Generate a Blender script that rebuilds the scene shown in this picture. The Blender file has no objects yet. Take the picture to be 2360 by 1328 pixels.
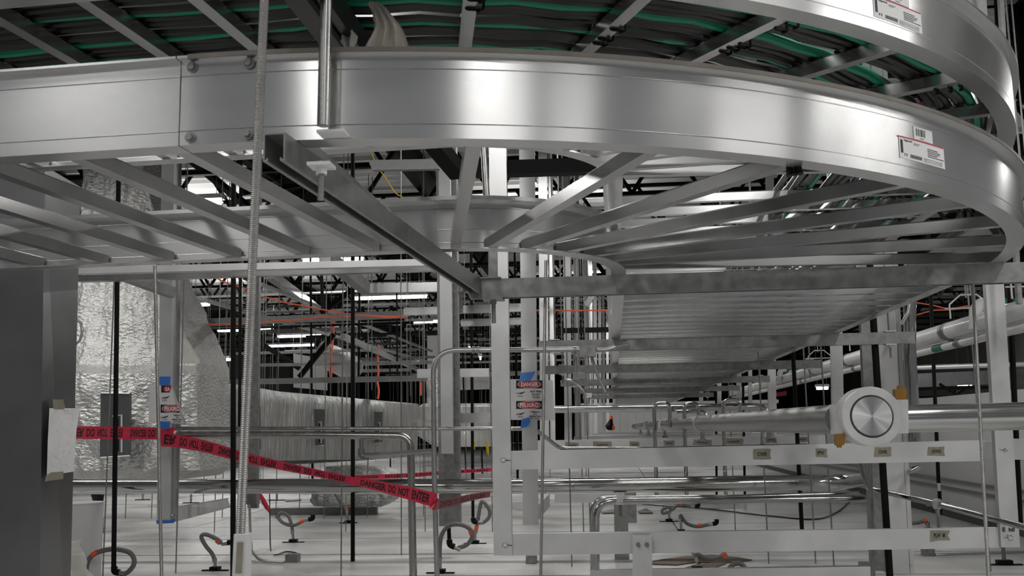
import bpy, math, random
from mathutils import Vector, Matrix
random.seed(7)
SC = bpy.context.scene; COL = SC.collection
H = 1.0                      # camera height above the floor
FPX = 2311.59; PITCH, YAW, ROLL = 0.1398, 0.0971, -0.017
# ---------------- camera
_c, _s = math.cos(YAW), math.sin(YAW)
F_ = Vector((-_s*math.cos(PITCH), _c*math.cos(PITCH), math.sin(PITCH)))
R0_ = Vector((_c, _s, 0)); U0_ = R0_.cross(F_)
R_ = R0_*math.cos(ROLL)+U0_*math.sin(ROLL); U_ = -R0_*math.sin(ROLL)+U0_*math.cos(ROLL)
cd = bpy.data.cameras.new('camera'); cam = bpy.data.objects.new('camera', cd); COL.objects.link(cam)
cd.sensor_width = 36; cd.lens = FPX/2360*36; cd.clip_start = 0.05; cd.clip_end = 300
m = Matrix((R_, U_, -F_)).transposed().to_4x4(); m.translation = Vector((0, 0, H)); cam.matrix_world = m
cd.dof.use_dof = True; cd.dof.focus_distance = 4.5; cd.dof.aperture_fstop = 15.0
SC.camera = cam
# ---------------- world and exposure
wd = bpy.data.worlds.new('world'); SC.world = wd; wd.use_nodes = True
wd.node_tree.nodes['Background'].inputs[0].default_value = (0.93, 0.95, 1, 1)
wd.node_tree.nodes['Background'].inputs[1].default_value = 0.13
vs = SC.view_settings; vs.view_transform = 'Standard'; vs.look = 'None'; vs.gamma = 1; vs.use_curve_mapping = False
vs.exposure = 0.36
def area(x, y, z, sx, sy, e, aim=None):
    l = bpy.data.lights.new('fixture_and_fill_light', 'AREA'); l.shape = 'RECTANGLE'; l.size = sx; l.size_y = sy; l.energy = e
    l.color = (1, .985, .96)
    o = bpy.data.objects.new('fixture_and_fill_light', l); COL.objects.link(o); o.location = (x, y, z)
    if aim: o.rotation_euler = (Vector(aim)-Vector((x, y, z))).to_track_quat('-Z', 'Y').to_euler()
    return o
# lamps of the hall behind the camera, the rows in front, and added unseen fill
for x, y, e in ((-4.5, -3.5, 10), (-1.6, -5.0, 30), (1.4, -3.2, 26), (3.0, -6.0, 30), (4.5, -5.5, 34), (7.5, -1.5, 40), (9.5, 2.5, 40)):  # rightmost two added to brighten the right of the bend
    area(x, y, 3.9, 0.16, 2.4, e)
for x, y in ((-6, 8), (0, 8.5), (6, 9), (-7, 15), (-1, 16), (7, 17), (-9, 24), (0, 25), (9, 26), (-9, 36), (4, 38)):
    area(x, y, 3.85, 2.4, 0.3, 70)
    if y > 14: area(x, y, 3.98, 2.4, 0.3, 26).rotation_euler = (math.pi, 0, 0)  # upward copies added to brighten the deck
for x, y in ((-2.9, .8), (-.8, 2.0), (2.4, 1.6), (6.0, 2.2)): area(x, y, 3.9, .16, 2.4, 60)  # unseen overhead row, added to light the posts from the front

# ---------------- materials
def mat(name, col, rough=.5, metal=0.0, noise=0.0, nscale=8, bump=0.0, bscale=40, bd=.01, emit=0, stretch=None, aniso=0, coat=0, alpha=1, rvar=0, axis='OBJ', coords=None):
    m = bpy.data.materials.new(name); m.use_nodes = True; nt = m.node_tree; b = nt.nodes['Principled BSDF']
    b.inputs['Base Color'].default_value = (*col, 1); b.inputs['Roughness'].default_value = rough; b.inputs['Metallic'].default_value = metal
    if coat: b.inputs['Coat Weight'].default_value = coat
    if alpha < 1: b.inputs['Alpha'].default_value = alpha
    if emit: b.inputs['Emission Color'].default_value = (*col, 1); b.inputs['Emission Strength'].default_value = emit
    if noise or bump or rvar:
        tc = nt.nodes.new('ShaderNodeNewGeometry'); mp = nt.nodes.new('ShaderNodeMapping')
        nt.links.new(tc.outputs['Position'], mp.inputs[0])
        if stretch: mp.inputs['Scale'].default_value = stretch
    if noise or rvar:
        n = nt.nodes.new('ShaderNodeTexNoise'); n.inputs['Scale'].default_value = nscale; n.inputs['Detail'].default_value = 4
        nt.links.new(mp.outputs[0], n.inputs[0])
        r = nt.nodes.new('ShaderNodeMapRange'); nt.links.new(n.outputs[0], r.inputs[0])
        r.interpolation_type = 'SMOOTHERSTEP'; r.inputs[1].default_value = .15; r.inputs[2].default_value = .85; r.inputs[3].default_value = 1-noise; r.inputs[4].default_value = 1+noise*.6
        mx = nt.nodes.new('ShaderNodeVectorMath'); mx.operation = 'SCALE'; mx.inputs[0].default_value = col
        nt.links.new(r.outputs[0], mx.inputs['Scale']); nt.links.new(mx.outputs[0], b.inputs['Base Color'])
        if rvar:
            r2 = nt.nodes.new('ShaderNodeMapRange'); nt.links.new(n.outputs[0], r2.inputs[0])
            r2.interpolation_type = 'SMOOTHERSTEP'; r2.inputs[1].default_value = .15; r2.inputs[2].default_value = .85; r2.inputs[3].default_value = rough-rvar; r2.inputs[4].default_value = rough+rvar
            nt.links.new(r2.outputs[0], b.inputs['Roughness'])
    if bump:
        n2 = nt.nodes.new('ShaderNodeTexNoise'); n2.inputs['Scale'].default_value = bscale; n2.inputs['Detail'].default_value = 5
        nt.links.new(mp.outputs[0], n2.inputs[0])
        bp = nt.nodes.new('ShaderNodeBump'); bp.inputs['Strength'].default_value = bump; bp.inputs['Distance'].default_value = bd
        nt.links.new(n2.outputs[0], bp.inputs['Height']); nt.links.new(bp.outputs[0], b.inputs['Normal'])
    if aniso:
        b.inputs['Anisotropic'].default_value = aniso; b.inputs['Anisotropic Rotation'].default_value = .25
        tg = nt.nodes.new('ShaderNodeTangent'); tg.direction_type = 'RADIAL'; tg.axis = 'Z'; nt.links.new(tg.outputs[0], b.inputs['Tangent'])
    return m
M = dict(
 alu=mat('brushed_aluminium', (.60, .60, .597), .24, .92, noise=.06, nscale=4, stretch=(1, 1, 3), aniso=.8),
 alu2=mat('mill_aluminium', (.60, .60, .60), .36, .55, noise=.10, nscale=4, rvar=.05),
 rung=mat('rung_aluminium', (.44, .44, .435), .22, .95, noise=.08, nscale=6, rvar=.04),
 galv=mat('galvanised_steel', (.27, .27, .265), .45, .8, noise=.25, nscale=25, rvar=.08),
 darkstrut=mat('dark_strut_steel', (.20, .20, .20), .5, .7, noise=.2, nscale=20),
 inox=mat('polished_stainless', (.44, .44, .43), .12, 1.0, noise=.06, nscale=6, rvar=.03),
 inox2=mat('satin_stainless', (.36, .36, .345), .26, 1.0, noise=.1, nscale=14, rvar=.05),
 rung_lit=mat('floor_lit_rung_aluminium', (.80, .80, .79), .15, .95, noise=.05, nscale=6),  # same rung metal, lightened to imitate the reflected floor
 trim=mat('brown_edge_shade', (.13, .115, .10), .5, .3, noise=.2, nscale=20),  # brown-grey stands in for shade on the flange edge
 inox3=mat('dull_stainless', (.27, .27, .26), .36, .95, noise=.08, nscale=14),
 emt=mat('conduit_steel', (.38, .38, .38), .35, .85, noise=.08, nscale=20),
 thread=mat('threaded_steel', (.27, .265, .255), .45, .85, noise=.15, nscale=30),
 black=mat('black_pipe_paint', (.006, .006, .006), .55),
 blacksteel=mat('black_roof_steel', (.003, .003, .003), .6),
 cable=mat('black_cable_jacket', (.004, .0038, .0038), .30),
 green=mat('green_cable_jacket', (.004, .20, .11), .4),
 tie=mat('black_tie_plastic', (.006, .006, .006), .5),
 deck=mat('roof_deck_steel', (.60, .60, .59), .5, .2, noise=.12, nscale=2),
 floor=mat('white_panel_paint', (.61, .61, .597), .34, noise=.26, nscale=1.1, rvar=.1),
 seam=mat('panel_seam_dark', (.06, .06, .06), .7),
 wall=mat('grey_wall_paint', (.56, .56, .56), .55, noise=.06, nscale=1),
 darkwall=mat('dark_wall_cladding', (.07, .07, .066), .7, noise=.2, nscale=1),
 duct=mat('grey_column_paint', (.17, .17, .175), .36, .8, noise=.16, nscale=4),
 foil=mat('foil_wrap', (.50, .50, .485), .42, .8, noise=.12, nscale=5, bump=1.0, bscale=22, bd=.03, stretch=(1,1,1.8), rvar=.08),
 foilflat=mat('foil_scrim', (.60, .60, .58), .36, .75, noise=.2, nscale=9, bump=1.0, bscale=20, bd=.03, stretch=(1.6, 1.6, .22)),
 plast=mat('clear_plastic_wrap', (.50, .50, .46), .3, .1, noise=.2, nscale=6, bump=.6, bscale=12),
 cloth=mat('cream_cloth', (.52, .49, .42), .8, noise=.18, nscale=12, bump=.3, bscale=30),
 whitepipe=mat('white_pipe_jacket', (.66, .66, .65), .35, noise=.05, nscale=5, coat=.2),
 whitebox=mat('white_column_cladding', (.60, .60, .60), .42, noise=.06, nscale=3),
 ptape=mat('white_paper', (.66, .66, .66), .7, noise=.05, nscale=20),
 sheet=mat('clear_sign_sheet', (.74, .74, .74), .35, alpha=.82),
 ink=mat('black_ink', (.006, .006, .006), .6), greyink=mat('grey_ink', (.22, .22, .22), .6),
 redink=mat('red_ink', (.50, .025, .035), .5), whiteink=mat('white_ink', (.75, .75, .74), .6),
 rtape=mat('red_barrier_tape', (.56, .022, .06), .35, noise=.12, nscale=30),
 rtape2=mat('red_tape_back', (.30, .035, .05), .4, noise=.3, nscale=40),
 btape=mat('blue_painters_tape', (.030, .16, .55), .6, noise=.06, nscale=60),
 btape2=mat('light_blue_painters_tape', (.09, .25, .66), .6, noise=.06, nscale=60),
 mask=mat('masking_tape', (.23, .21, .16), .7, noise=.12, nscale=50),
 orange=mat('orange_band', (.75, .09, .015), .5), cord=mat('orange_cord_jacket', (.70, .13, .06), .5),
 yellow=mat('yellow_strap', (.75, .52, .01), .5), brass=mat('brass', (.35, .19, .045), .35, .6, noise=.1),
 hose=mat('braided_hose', (.16, .16, .155), .5, .4, bump=.3, bscale=200),
 label=mat('label_paper', (.60, .60, .60), .5), pinkline=mat('crimson_print', (.42, .02, .06), .5),
 greenlabel=mat('green_pipe_label', (.0, .13, .07), .5), redsign=mat('dark_red_board', (.22, .005, .012), .6),
 card=mat('torn_cardboard', (.16, .12, .095), .85, noise=.2, nscale=20),
 lamp=mat('lamp_tube', (1, .99, .97), .5, emit=14), lamph=mat('lamp_housing_white', (.6, .6, .6), .4),
 blueclip=mat('blue_tape_scrap', (.02, .01, .12), .6), pinkclip=mat('crimson_valve_wheel', (.16, .003, .02), .6),
 dial=mat('turned_steel', (.7, .7, .7), .3, 1.0), castw=mat('cast_aluminium', (.62, .62, .62), .5, .35, noise=.08, nscale=20),
)
for _k in ('black', 'blacksteel', 'cable', 'green', 'tie'): M[_k].node_tree.nodes['Principled BSDF'].inputs['Specular IOR Level'].default_value = {'green': .4, 'cable': .5}.get(_k, .12)
# radial brushed look of the turned valve face
_nt = M['dial'].node_tree; _b = _nt.nodes['Principled BSDF']; _b.inputs['Anisotropic'].default_value = .95
_tg = _nt.nodes.new('ShaderNodeTangent'); _tg.direction_type = 'RADIAL'; _tg.axis = 'Y'; _nt.links.new(_tg.outputs[0], _b.inputs['Tangent'])

# ---------------- geometry helpers
def P(px, py, Y):
    d = R_*((px-1180)/FPX) - U_*((py-664)/FPX) + F_
    return d*(Y/d.y) + Vector((0, 0, H))
def PZ(px, py, z):
    d = R_*((px-1180)/FPX) - U_*((py-664)/FPX) + F_
    return d*((z-H)/d.z) + Vector((0, 0, H))
def mpx(n, Y): return n*Y/FPX
class MB:
    def __init__(s): s.v = []; s.f = []; s.sm = []
    def add(s, vs, fs, smooth=False):
        o = len(s.v); s.v += [Vector(v) for v in vs]; s.f += [tuple(i+o for i in f) for f in fs]; s.sm += [smooth]*len(fs); return s
    def hexa(s, q):   # q: 8 corners, front TL TR BR BL, back TL TR BR BL
        return s.add(q, [(0, 3, 2, 1), (4, 5, 6, 7), (0, 1, 5, 4), (1, 2, 6, 5), (2, 3, 7, 6), (3, 0, 4, 7)])
    def box(s, a, b):
        x0, y0, z0 = a; x1, y1, z1 = b
        return s.hexa([(x0, y0, z1), (x1, y0, z1), (x1, y0, z0), (x0, y0, z0), (x0, y1, z1), (x1, y1, z1), (x1, y1, z0), (x0, y1, z0)])
    def slab(s, q, dep):   # front quad, pushed back by vector dep
        q = [Vector(p) for p in q]; return s.hexa(q+[p+Vector(dep) for p in q])
    def poly(s, pts, dep):   # any polygon with thickness
        n = len(pts); pts = [Vector(p) for p in pts]; d = Vector(dep)
        return s.add(pts+[p+d for p in pts], [tuple(reversed(range(n))), tuple(range(n, 2*n))]+[(i, (i+1) % n, (i+1) % n+n, i+n) for i in range(n)])
    def bar(s, a, b, w, h, up=(0, 0, 1)):   # oriented rectangular bar; w sideways, h along up
        a, b = Vector(a), Vector(b); d = (b-a).normalized(); up = Vector(up)
        sd = d.cross(up).normalized(); u = sd.cross(d).normalized()
        c = lambda p, i, j: p+sd*(w/2*i)+u*(h/2*j)
        return s.hexa([c(a, -1, 1), c(a, 1, 1), c(a, 1, -1), c(a, -1, -1), c(b, -1, 1), c(b, 1, 1), c(b, 1, -1), c(b, -1, -1)])
    def tube(s, pts, r, n=10, cap=True):
        pts = [Vector(p) for p in pts]; k = len(pts); rs = r if isinstance(r, (list, tuple)) else [r]*k
        up = None; vs = []; fs = []
        for i, p in enumerate(pts):
            t = (pts[min(i+1, k-1)]-pts[max(i-1, 0)])
            t = t.normalized() if t.length > 1e-9 else Vector((0, 0, 1))
            if up is None:
                up = t.orthogonal().normalized()
            up = (up-t*up.dot(t))
            up = up.normalized() if up.length > 1e-6 else t.orthogonal().normalized()
            sd = t.cross(up)
            for j in range(n):
                a = 2*math.pi*j/n; vs.append(p+up*(math.cos(a)*rs[i])+sd*(math.sin(a)*rs[i]))
        for i in range(k-1):
            for j in range(n):
                j2 = (j+1) % n; fs.append((i*n+j, i*n+j2, (i+1)*n+j2, (i+1)*n+j))
        s.add(vs, fs, True)
        if cap:
            s.add(vs[:n], [tuple(reversed(range(n)))]); s.add(vs[-n:], [tuple(range(n))])
        return s
    def cyl(s, a, b, r, n=12): return s.tube([a, b], r, n)
    def extr(s, prof, frames, closed=True, smooth=False):   # prof (n,z) points; frames list of (origin, nvec, zvec)
        n = len(prof); vs = []; fs = []
        for o, nv, zv in frames:
            for (a, b) in prof: vs.append(o+nv*a+zv*b)
        for i in range(len(frames)-1):
            for j in range(n): fs.append((i*n+j, i*n+(j+1) % n, (i+1)*n+(j+1) % n, (i+1)*n+j))
        s.add(vs, fs, smooth)
        k = len(frames)-1; s.add(vs[:n], [tuple(reversed(range(n)))]); s.add(vs[k*n:], [tuple(range(n))])
        return s
    def build(s, name, m, parent=None, origin=None):
        me = bpy.data.meshes.new(name)
        if parent is not None: org = Vector(parent['_o'])
        elif origin is not None: org = Vector(origin)
        else:
            lo = Vector([min(v[i] for v in s.v) for i in range(3)]); hi = Vector([max(v[i] for v in s.v) for i in range(3)])
            org = Vector(((lo.x+hi.x)/2, (lo.y+hi.y)/2, lo.z))
        me.from_pydata([tuple(v-org) for v in s.v], [], s.f)
        me.polygons.foreach_set('use_smooth', s.sm)
        me.materials.append(M[m] if isinstance(m, str) else m); me.validate(); me.update()
        import bmesh as _bm
        b = _bm.new(); b.from_mesh(me); _bm.ops.recalc_face_normals(b, faces=b.faces); b.to_mesh(me); b.free()
        if any(s.sm):
            try: me.set_sharp_from_angle(angle=math.radians(40))
            except Exception: pass
        o = bpy.data.objects.new(name, me); COL.objects.link(o)
        if parent is not None: o.parent = parent
        else: o.location = org
        o['_o'] = tuple(org)
        return o
def thing(name, label, cat, loc, group=None):
    o = bpy.data.objects.new(name, None); COL.objects.link(o); o.location = loc; o.empty_display_size = .1
    o['label'] = label; o['category'] = cat; o['_o'] = tuple(loc)
    if group: o['group'] = group
    return o
def tag(o, label, cat, group=None, kind=None):
    if label: o['label'] = label
    if cat: o['category'] = cat
    if group: o['group'] = group
    if kind: o['kind'] = kind
    return o
ORD = ('first', 'second', 'third', 'fourth', 'fifth', 'sixth', 'seventh', 'eighth', 'ninth', 'tenth', 'eleventh', 'twelfth', 'thirteenth', 'fourteenth', 'fifteenth', 'sixteenth', 'seventeenth', 'eighteenth', 'nineteenth', 'twentieth', 'twenty-first', 'twenty-second', 'twenty-third', 'twenty-fourth', 'twenty-fifth', 'twenty-sixth', 'twenty-seventh', 'twenty-eighth', 'twenty-ninth', 'thirtieth')
def struct(o): o['kind'] = 'structure'; return o
def part(parent, name, m, mb, label=None, kind=None):
    o = mb.build(name, m, parent)
    if label: o['label'] = label
    if kind: o['kind'] = kind
    return o
def share(src, parent, off):   # a copy of a part, moved by off
    o = src.copy(); COL.objects.link(o); o.parent = parent; o.location = Vector(off); return o
def copy_tree(root, loc, label=None, rot=None, scale=None):
    r = root.copy(); COL.objects.link(r); r.location = loc
    if label: r['label'] = label
    if rot is not None: r.rotation_euler = rot
    if scale is not None: r.scale = scale
    for ch in list(root.children):
        c = ch.copy(); COL.objects.link(c); c.parent = r
        for g in list(ch.children):
            d = g.copy(); COL.objects.link(d); d.parent = c
    return r
def fillet(pts, r, n=6):
    pts = [Vector(p) for p in pts]; out = [pts[0]]
    for i in range(1, len(pts)-1):
        a, b, c = pts[i-1], pts[i], pts[i+1]; rr = r[i-1] if isinstance(r, (list, tuple)) else r
        d1 = (a-b); d2 = (c-b); rr = min(rr, d1.length*.49, d2.length*.49)
        p1 = b+d1.normalized()*rr; p2 = b+d2.normalized()*rr
        for k in range(n+1):
            t = k/n; out.append(p1*(1-t)**2+b*2*t*(1-t)+p2*t*t)
    out.append(pts[-1]); return out
def smooth_path(pts, n=8):
    pts = [Vector(p) for p in pts]; out = []
    for i in range(len(pts)-1):
        p0 = pts[max(i-1, 0)]; p1 = pts[i]; p2 = pts[i+1]; p3 = pts[min(i+2, len(pts)-1)]
        for k in range(n):
            t = k/n; out.append(.5*((2*p1)+(p2-p0)*t+(2*p0-5*p1+4*p2-p3)*t*t+(3*p1-p0-3*p2+p3)*t**3))
    out.append(pts[-1]); return out
# text as flat mesh mapped through fn(u, v) -> world point; u along the line, v up, both in units of letter height
_txt = {}
def text_geo(s):
    if s in _txt: return _txt[s]
    cu = bpy.data.curves.new('t', 'FONT'); cu.body = s; cu.size = 1; cu.resolution_u = 2; cu.offset = .028
    o = bpy.data.objects.new('t', cu); COL.objects.link(o); dg = bpy.context.evaluated_depsgraph_get()
    me = bpy.data.meshes.new_from_object(o.evaluated_get(dg)); vs = [(v.co.x, v.co.y) for v in me.vertices]; fs = [tuple(p.vertices) for p in me.polygons]
    bpy.data.objects.remove(o); bpy.data.meshes.remove(me); bpy.data.curves.remove(cu)
    x0 = min(v[0] for v in vs); x1 = max(v[0] for v in vs); y0 = min(v[1] for v in vs); y1 = max(v[1] for v in vs)
    _txt[s] = ([((x-x0)/(x1-x0), (y-y0)/(y1-y0)) for x, y in vs], fs); return _txt[s]
def text_on(mb, s, fn):   # fn takes (0..1, 0..1)
    vs, fs = text_geo(s); mb.add([fn(u, v) for u, v in vs], fs); return mb
def text_px(mb, s, q, Y):   # q: px rectangle TL, TR, BR, BL or (x0,y0,x1,y1)
    if len(q) == 4 and not hasattr(q[0], '__len__'): q = ((q[0], q[1]), (q[2], q[1]), (q[2], q[3]), (q[0], q[3]))
    tl, tr, br, bl = [P(a, b, Y) for a, b in q]
    return text_on(mb, s, lambda u, v: (bl*(1-u)+br*u)*(1-v)+(tl*(1-u)+tr*u)*v)
def ell_px(mb, cx, cy, rx, ry, Y, t=.001, n=28):
    return mb.poly([P(cx+rx*math.cos(2*math.pi*k/n), cy+ry*math.sin(2*math.pi*k/n), Y) for k in range(n)], (0, t, 0))
def quad_px(mb, q, Y, t=.001):
    if not hasattr(q[0], '__len__'): q = ((q[0], q[1]), (q[2], q[1]), (q[2], q[3]), (q[0], q[3]))
    return mb.poly([P(a, b, Y) for a, b in q], (0, t, 0))
def chan(q, Y, dep, orient='v', t=.004, name='channel', m='alu2', closed=False):
    """C-section from a front face: px quad TL TR BR BL at depth Y (number or 4), flanges run back."""
    Ys = Y if isinstance(Y, (list, tuple)) else [Y]*4
    tl, tr, br, bl = [P(a, b, y) for (a, b), y in zip(q, Ys)]
    if orient == 'v' and q[0][1] <= 700 and tl.z > H+.2:
        tl = bl+(tl-bl)*((4.16-bl.z)/(tl.z-bl.z)); tr = br+(tr-br)*((4.16-br.z)/(tr.z-br.z))
    mb = MB(); D = Vector((0, 1, 0))
    mb.slab([tl, tr, br, bl], D*t)
    if orient == 'v':
        e = (tr-tl).normalized()*t
        mb.slab([tl+D*t, tl+e+D*t, bl+e+D*t, bl+D*t], D*(dep-t)); mb.slab([tr-e+D*t, tr+D*t, br+D*t, br-e+D*t], D*(dep-t))
    else:
        e = (bl-tl).normalized()*t
        mb.slab([tl+D*t, tr+D*t, tr+e+D*t, tl+e+D*t], D*(dep-t)); mb.slab([bl-e+D*t, br-e+D*t, br+D*t, bl+D*t], D*(dep-t))
    if closed: mb.slab([tl+D*dep, tr+D*dep, br+D*dep, bl+D*dep], D*t)
    return mb
# =====================================================================  ROOM SHELL
fl = thing('floor', None, None, (0, 0, 0)); 
for k in ('label', 'category'):
    if k in fl: del fl[k]
fl['kind'] = 'structure'
part(fl, 'seam_bed', 'seam', MB().box((-15, -8, -.08), (11, 74, -.028)))
rows = [(3.43+1.22*i, 1.22) for i in range(-9, 21)]+[(29.05+2.44*i, 2.44) for i in range(18)]
protos = {}
for (y, d) in rows:
    for c in range(5):
        if d not in protos:
            protos[d] = part(fl, 'floor_panel', 'floor', MB().box((-15+.008, y+.018, -.03), (-15+5.2-.008, y+d-.018, 0)))
            protos[d]['y0'] = y
        else:
            share(protos[d], fl, (5.2*c, y-protos[d]['y0'], random.uniform(-.0015, .0015)))
def wallobj(name, m, a, b): return struct(MB().box(a, b).build(name, m))
wallobj('wall_far', 'darkwall', (-15, 74, 0), (11, 74.2, 6))
wallobj('wall_left', 'darkwall', (-15.2, 9, 0), (-15, 74, 6))
wallobj('wall_right', 'darkwall', (11, 13, 0), (11.2, 74, 6))
# low partition on the right with two rails, and the far partition
lw = MB().box((3.56, 5.6, 0), (3.74, 31, 1.27)); lo = struct(lw.build('wall_low_right', 'wall'))
for z in (.30, .385): struct(MB().box((3.53, 5.6, z-.012), (3.56, 31, z+.012)).build('trim_1' if z < .35 else 'trim_2', 'galv'))
struct(MB().box((3.50, 5.6, 0), (3.56, 31, .07)).build('baseboard_right', 'seam'))  # dark colour stands in for the baseboard's shadow line
pw = MB()
for i in range(24): pw.box((-1.0+.24*i, 30+(.02 if i % 2 else 0), 0), (-1.0+.24*i+.238, 30.2, 1.62))
struct(pw.build('wall_back_partition', 'wall'))
wallobj('trim_3', 'alu2', (-1.05, 29.9, 1.62), (4.8, 30.25, 1.72))
# roof deck: ribs run across, built as real corrugation
ce = MB(); vs = []; fs = []; yy = -3.0; prof = []
while yy < 74:
    prof += [(yy, 4.86), (yy+.05, 4.92), (yy+.19, 4.92), (yy+.24, 4.86)]; yy += .30
for y, z in prof: vs += [(-15, y, z), (11, y, z)]
for i in range(len(prof)-1): fs.append((2*i, 2*i+1, 2*i+3, 2*i+2))
ce.add(vs, fs); ce.box((-15, -3, 4.93), (11, 74, 4.98)); struct(ce.build('ceiling', 'deck'))

# open-web girders across the hall (one mesh set, copied)
girders = []
def girder(loc, L=26, dep=.62):
    t = thing('roof_girder', 'black open-web roof girder running across the hall', 'roof girder', loc, 'black roof girders across the hall')
    a = MB().box((loc[0], loc[1]-.04, loc[2]+dep-.05), (loc[0]+L, loc[1]+.04, loc[2]+dep)); part(t, 'top_chord', 'blacksteel', a)
    a = MB().box((loc[0], loc[1]-.04, loc[2]), (loc[0]+L, loc[1]+.04, loc[2]+.05)); part(t, 'bottom_chord', 'blacksteel', a)
    w = MB(); x = 0
    while x < L-.95:
        for (p, q) in (((x, .03), (x+.30, dep-.03)), ((x+.6, dep-.03), (x+.9, .03))) if False else (((x, .03), (x+.36, dep-.03)), ((x, .03), (x-.36, dep-.03)), ((x, .03), (x, dep-.03))):
            w.bar((loc[0]+max(p[0], 0), loc[1], loc[2]+p[1]), (loc[0]+max(q[0], .01), loc[1], loc[2]+q[1]), .05, .05)
        x += .95
    part(t, 'web_bars', 'blacksteel', w, kind='stuff')
    return t
g0 = girder((-15, 11.6, 4.16))
for i, y in enumerate((-1.2, 1.4, 4.0, 6.6, 9.2, 13.6, 15.5, 17.3, 19.1, 20.9, 22.8, 24.6, 26.5, 28.4, 30.2, 32, 34, 36, 38, 40.5, 43, 46, 49.5, 53, 57, 61, 66)):
    girders.append(copy_tree(g0, (-15+(i % 3)*.23-.3, y, 4.16)))
girders.append(g0)
for i, o in enumerate(sorted(girders, key=lambda o: o.location.y)): o['label'] = 'black open-web roof girder across the hall, %s counted from behind the camera' % ORD[i]
# purlins running away from the camera
pm = MB(); py0 = 6.2
pt = thing('roof_purlin', 'black roof purlin running lengthwise under the deck', 'roof purlin', (-4.5, 6, 4.3), 'black roof purlins running lengthwise')
part(pt, 'beam', 'blacksteel', MB().box((-4.56, 6, 4.78), (-4.44, 73, 4.84)).box((-4.56, 6, 4.38), (-4.44, 73, 4.43)).box((-4.51, 6, 4.43), (-4.49, 73, 4.78)))
purl = [pt]
for x in (-11.5, -8, -2.6, -.6, 1.7, 3.9, 6.4, 8.8): purl.append(copy_tree(pt, (x, 6, 4.3)))
for i, o in enumerate(sorted(purl, key=lambda o: o.location.x)): o['label'] = 'black lengthwise roof purlin, %s from the left' % ORD[i]

# =====================================================================  CABLE TRAYS
S = 1.45
cxo, cyo, Ro = -.4545*S, 2.5897*S, 1.3906*S
cxi, cyi, Ri = -.3359*S, 2.377*S, .342*S
ANG = .0527; dL = Vector((-math.cos(ANG), math.sin(ANG), 0)); A0 = math.radians(-90-3.02)
ZB, ZU, HR = H+.3676*S, H+.5914*S, .1151*S
def edge(which, kind, u):   # point + outward normal; kind L: metres left of the bend, B: 0..1 along the bend, R: metres beyond it
    cx, cy, r = (cxo, cyo, Ro) if which == 'o' else (cxi, cyi, Ri)
    if kind == 'L':
        n = Vector((math.cos(A0), math.sin(A0), 0)); return Vector((cx, cy, 0))+n*r+dL*u, n
    if kind == 'B':
        a = A0*(1-u); n = Vector((math.cos(a), math.sin(a), 0)); return Vector((cx, cy, 0))+n*r, n
    y = cyo+u; return Vector((cx+r, y, 0)), Vector((1, 0, 0))
def rail_frames(which, kind, z, u0, u1, n):
    fr = []
    for i in range(n+1):
        p, nn = edge(which, kind, u0+(u1-u0)*i/n); fr.append((p+Vector((0, 0, z)), nn, Vector((0, 0, 1))))
    return fr
t_ = .0045; h = HR; fl_ = .052; lip = .020
PO = [(0, 0), (0, h*.155), (-.002, h*.162), (0, h*.169), (0, h*.79), (-.002, h*.797), (0, h*.804), (0, h-.005), (lip, h-.005), (lip, h), (-.03, h), (-.03, h-.004), (-t_, h-.004), (-t_, .004), (-fl_, .004), (-fl_, 0)]
PI_ = [(0, 0), (fl_, 0), (fl_, .004), (t_, .004), (t_, h*.155), (t_-.002, h*.162), (t_, h*.169), (t_, h*.40), (t_-.0015, h*.405), (t_, h*.41), (t_, h*.79), (t_-.002, h*.797), (t_, h*.804), (t_, h-.012), (.03, h-.012), (.03, h), (-lip, h), (-lip, h-.004), (0, h-.004)]
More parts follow.
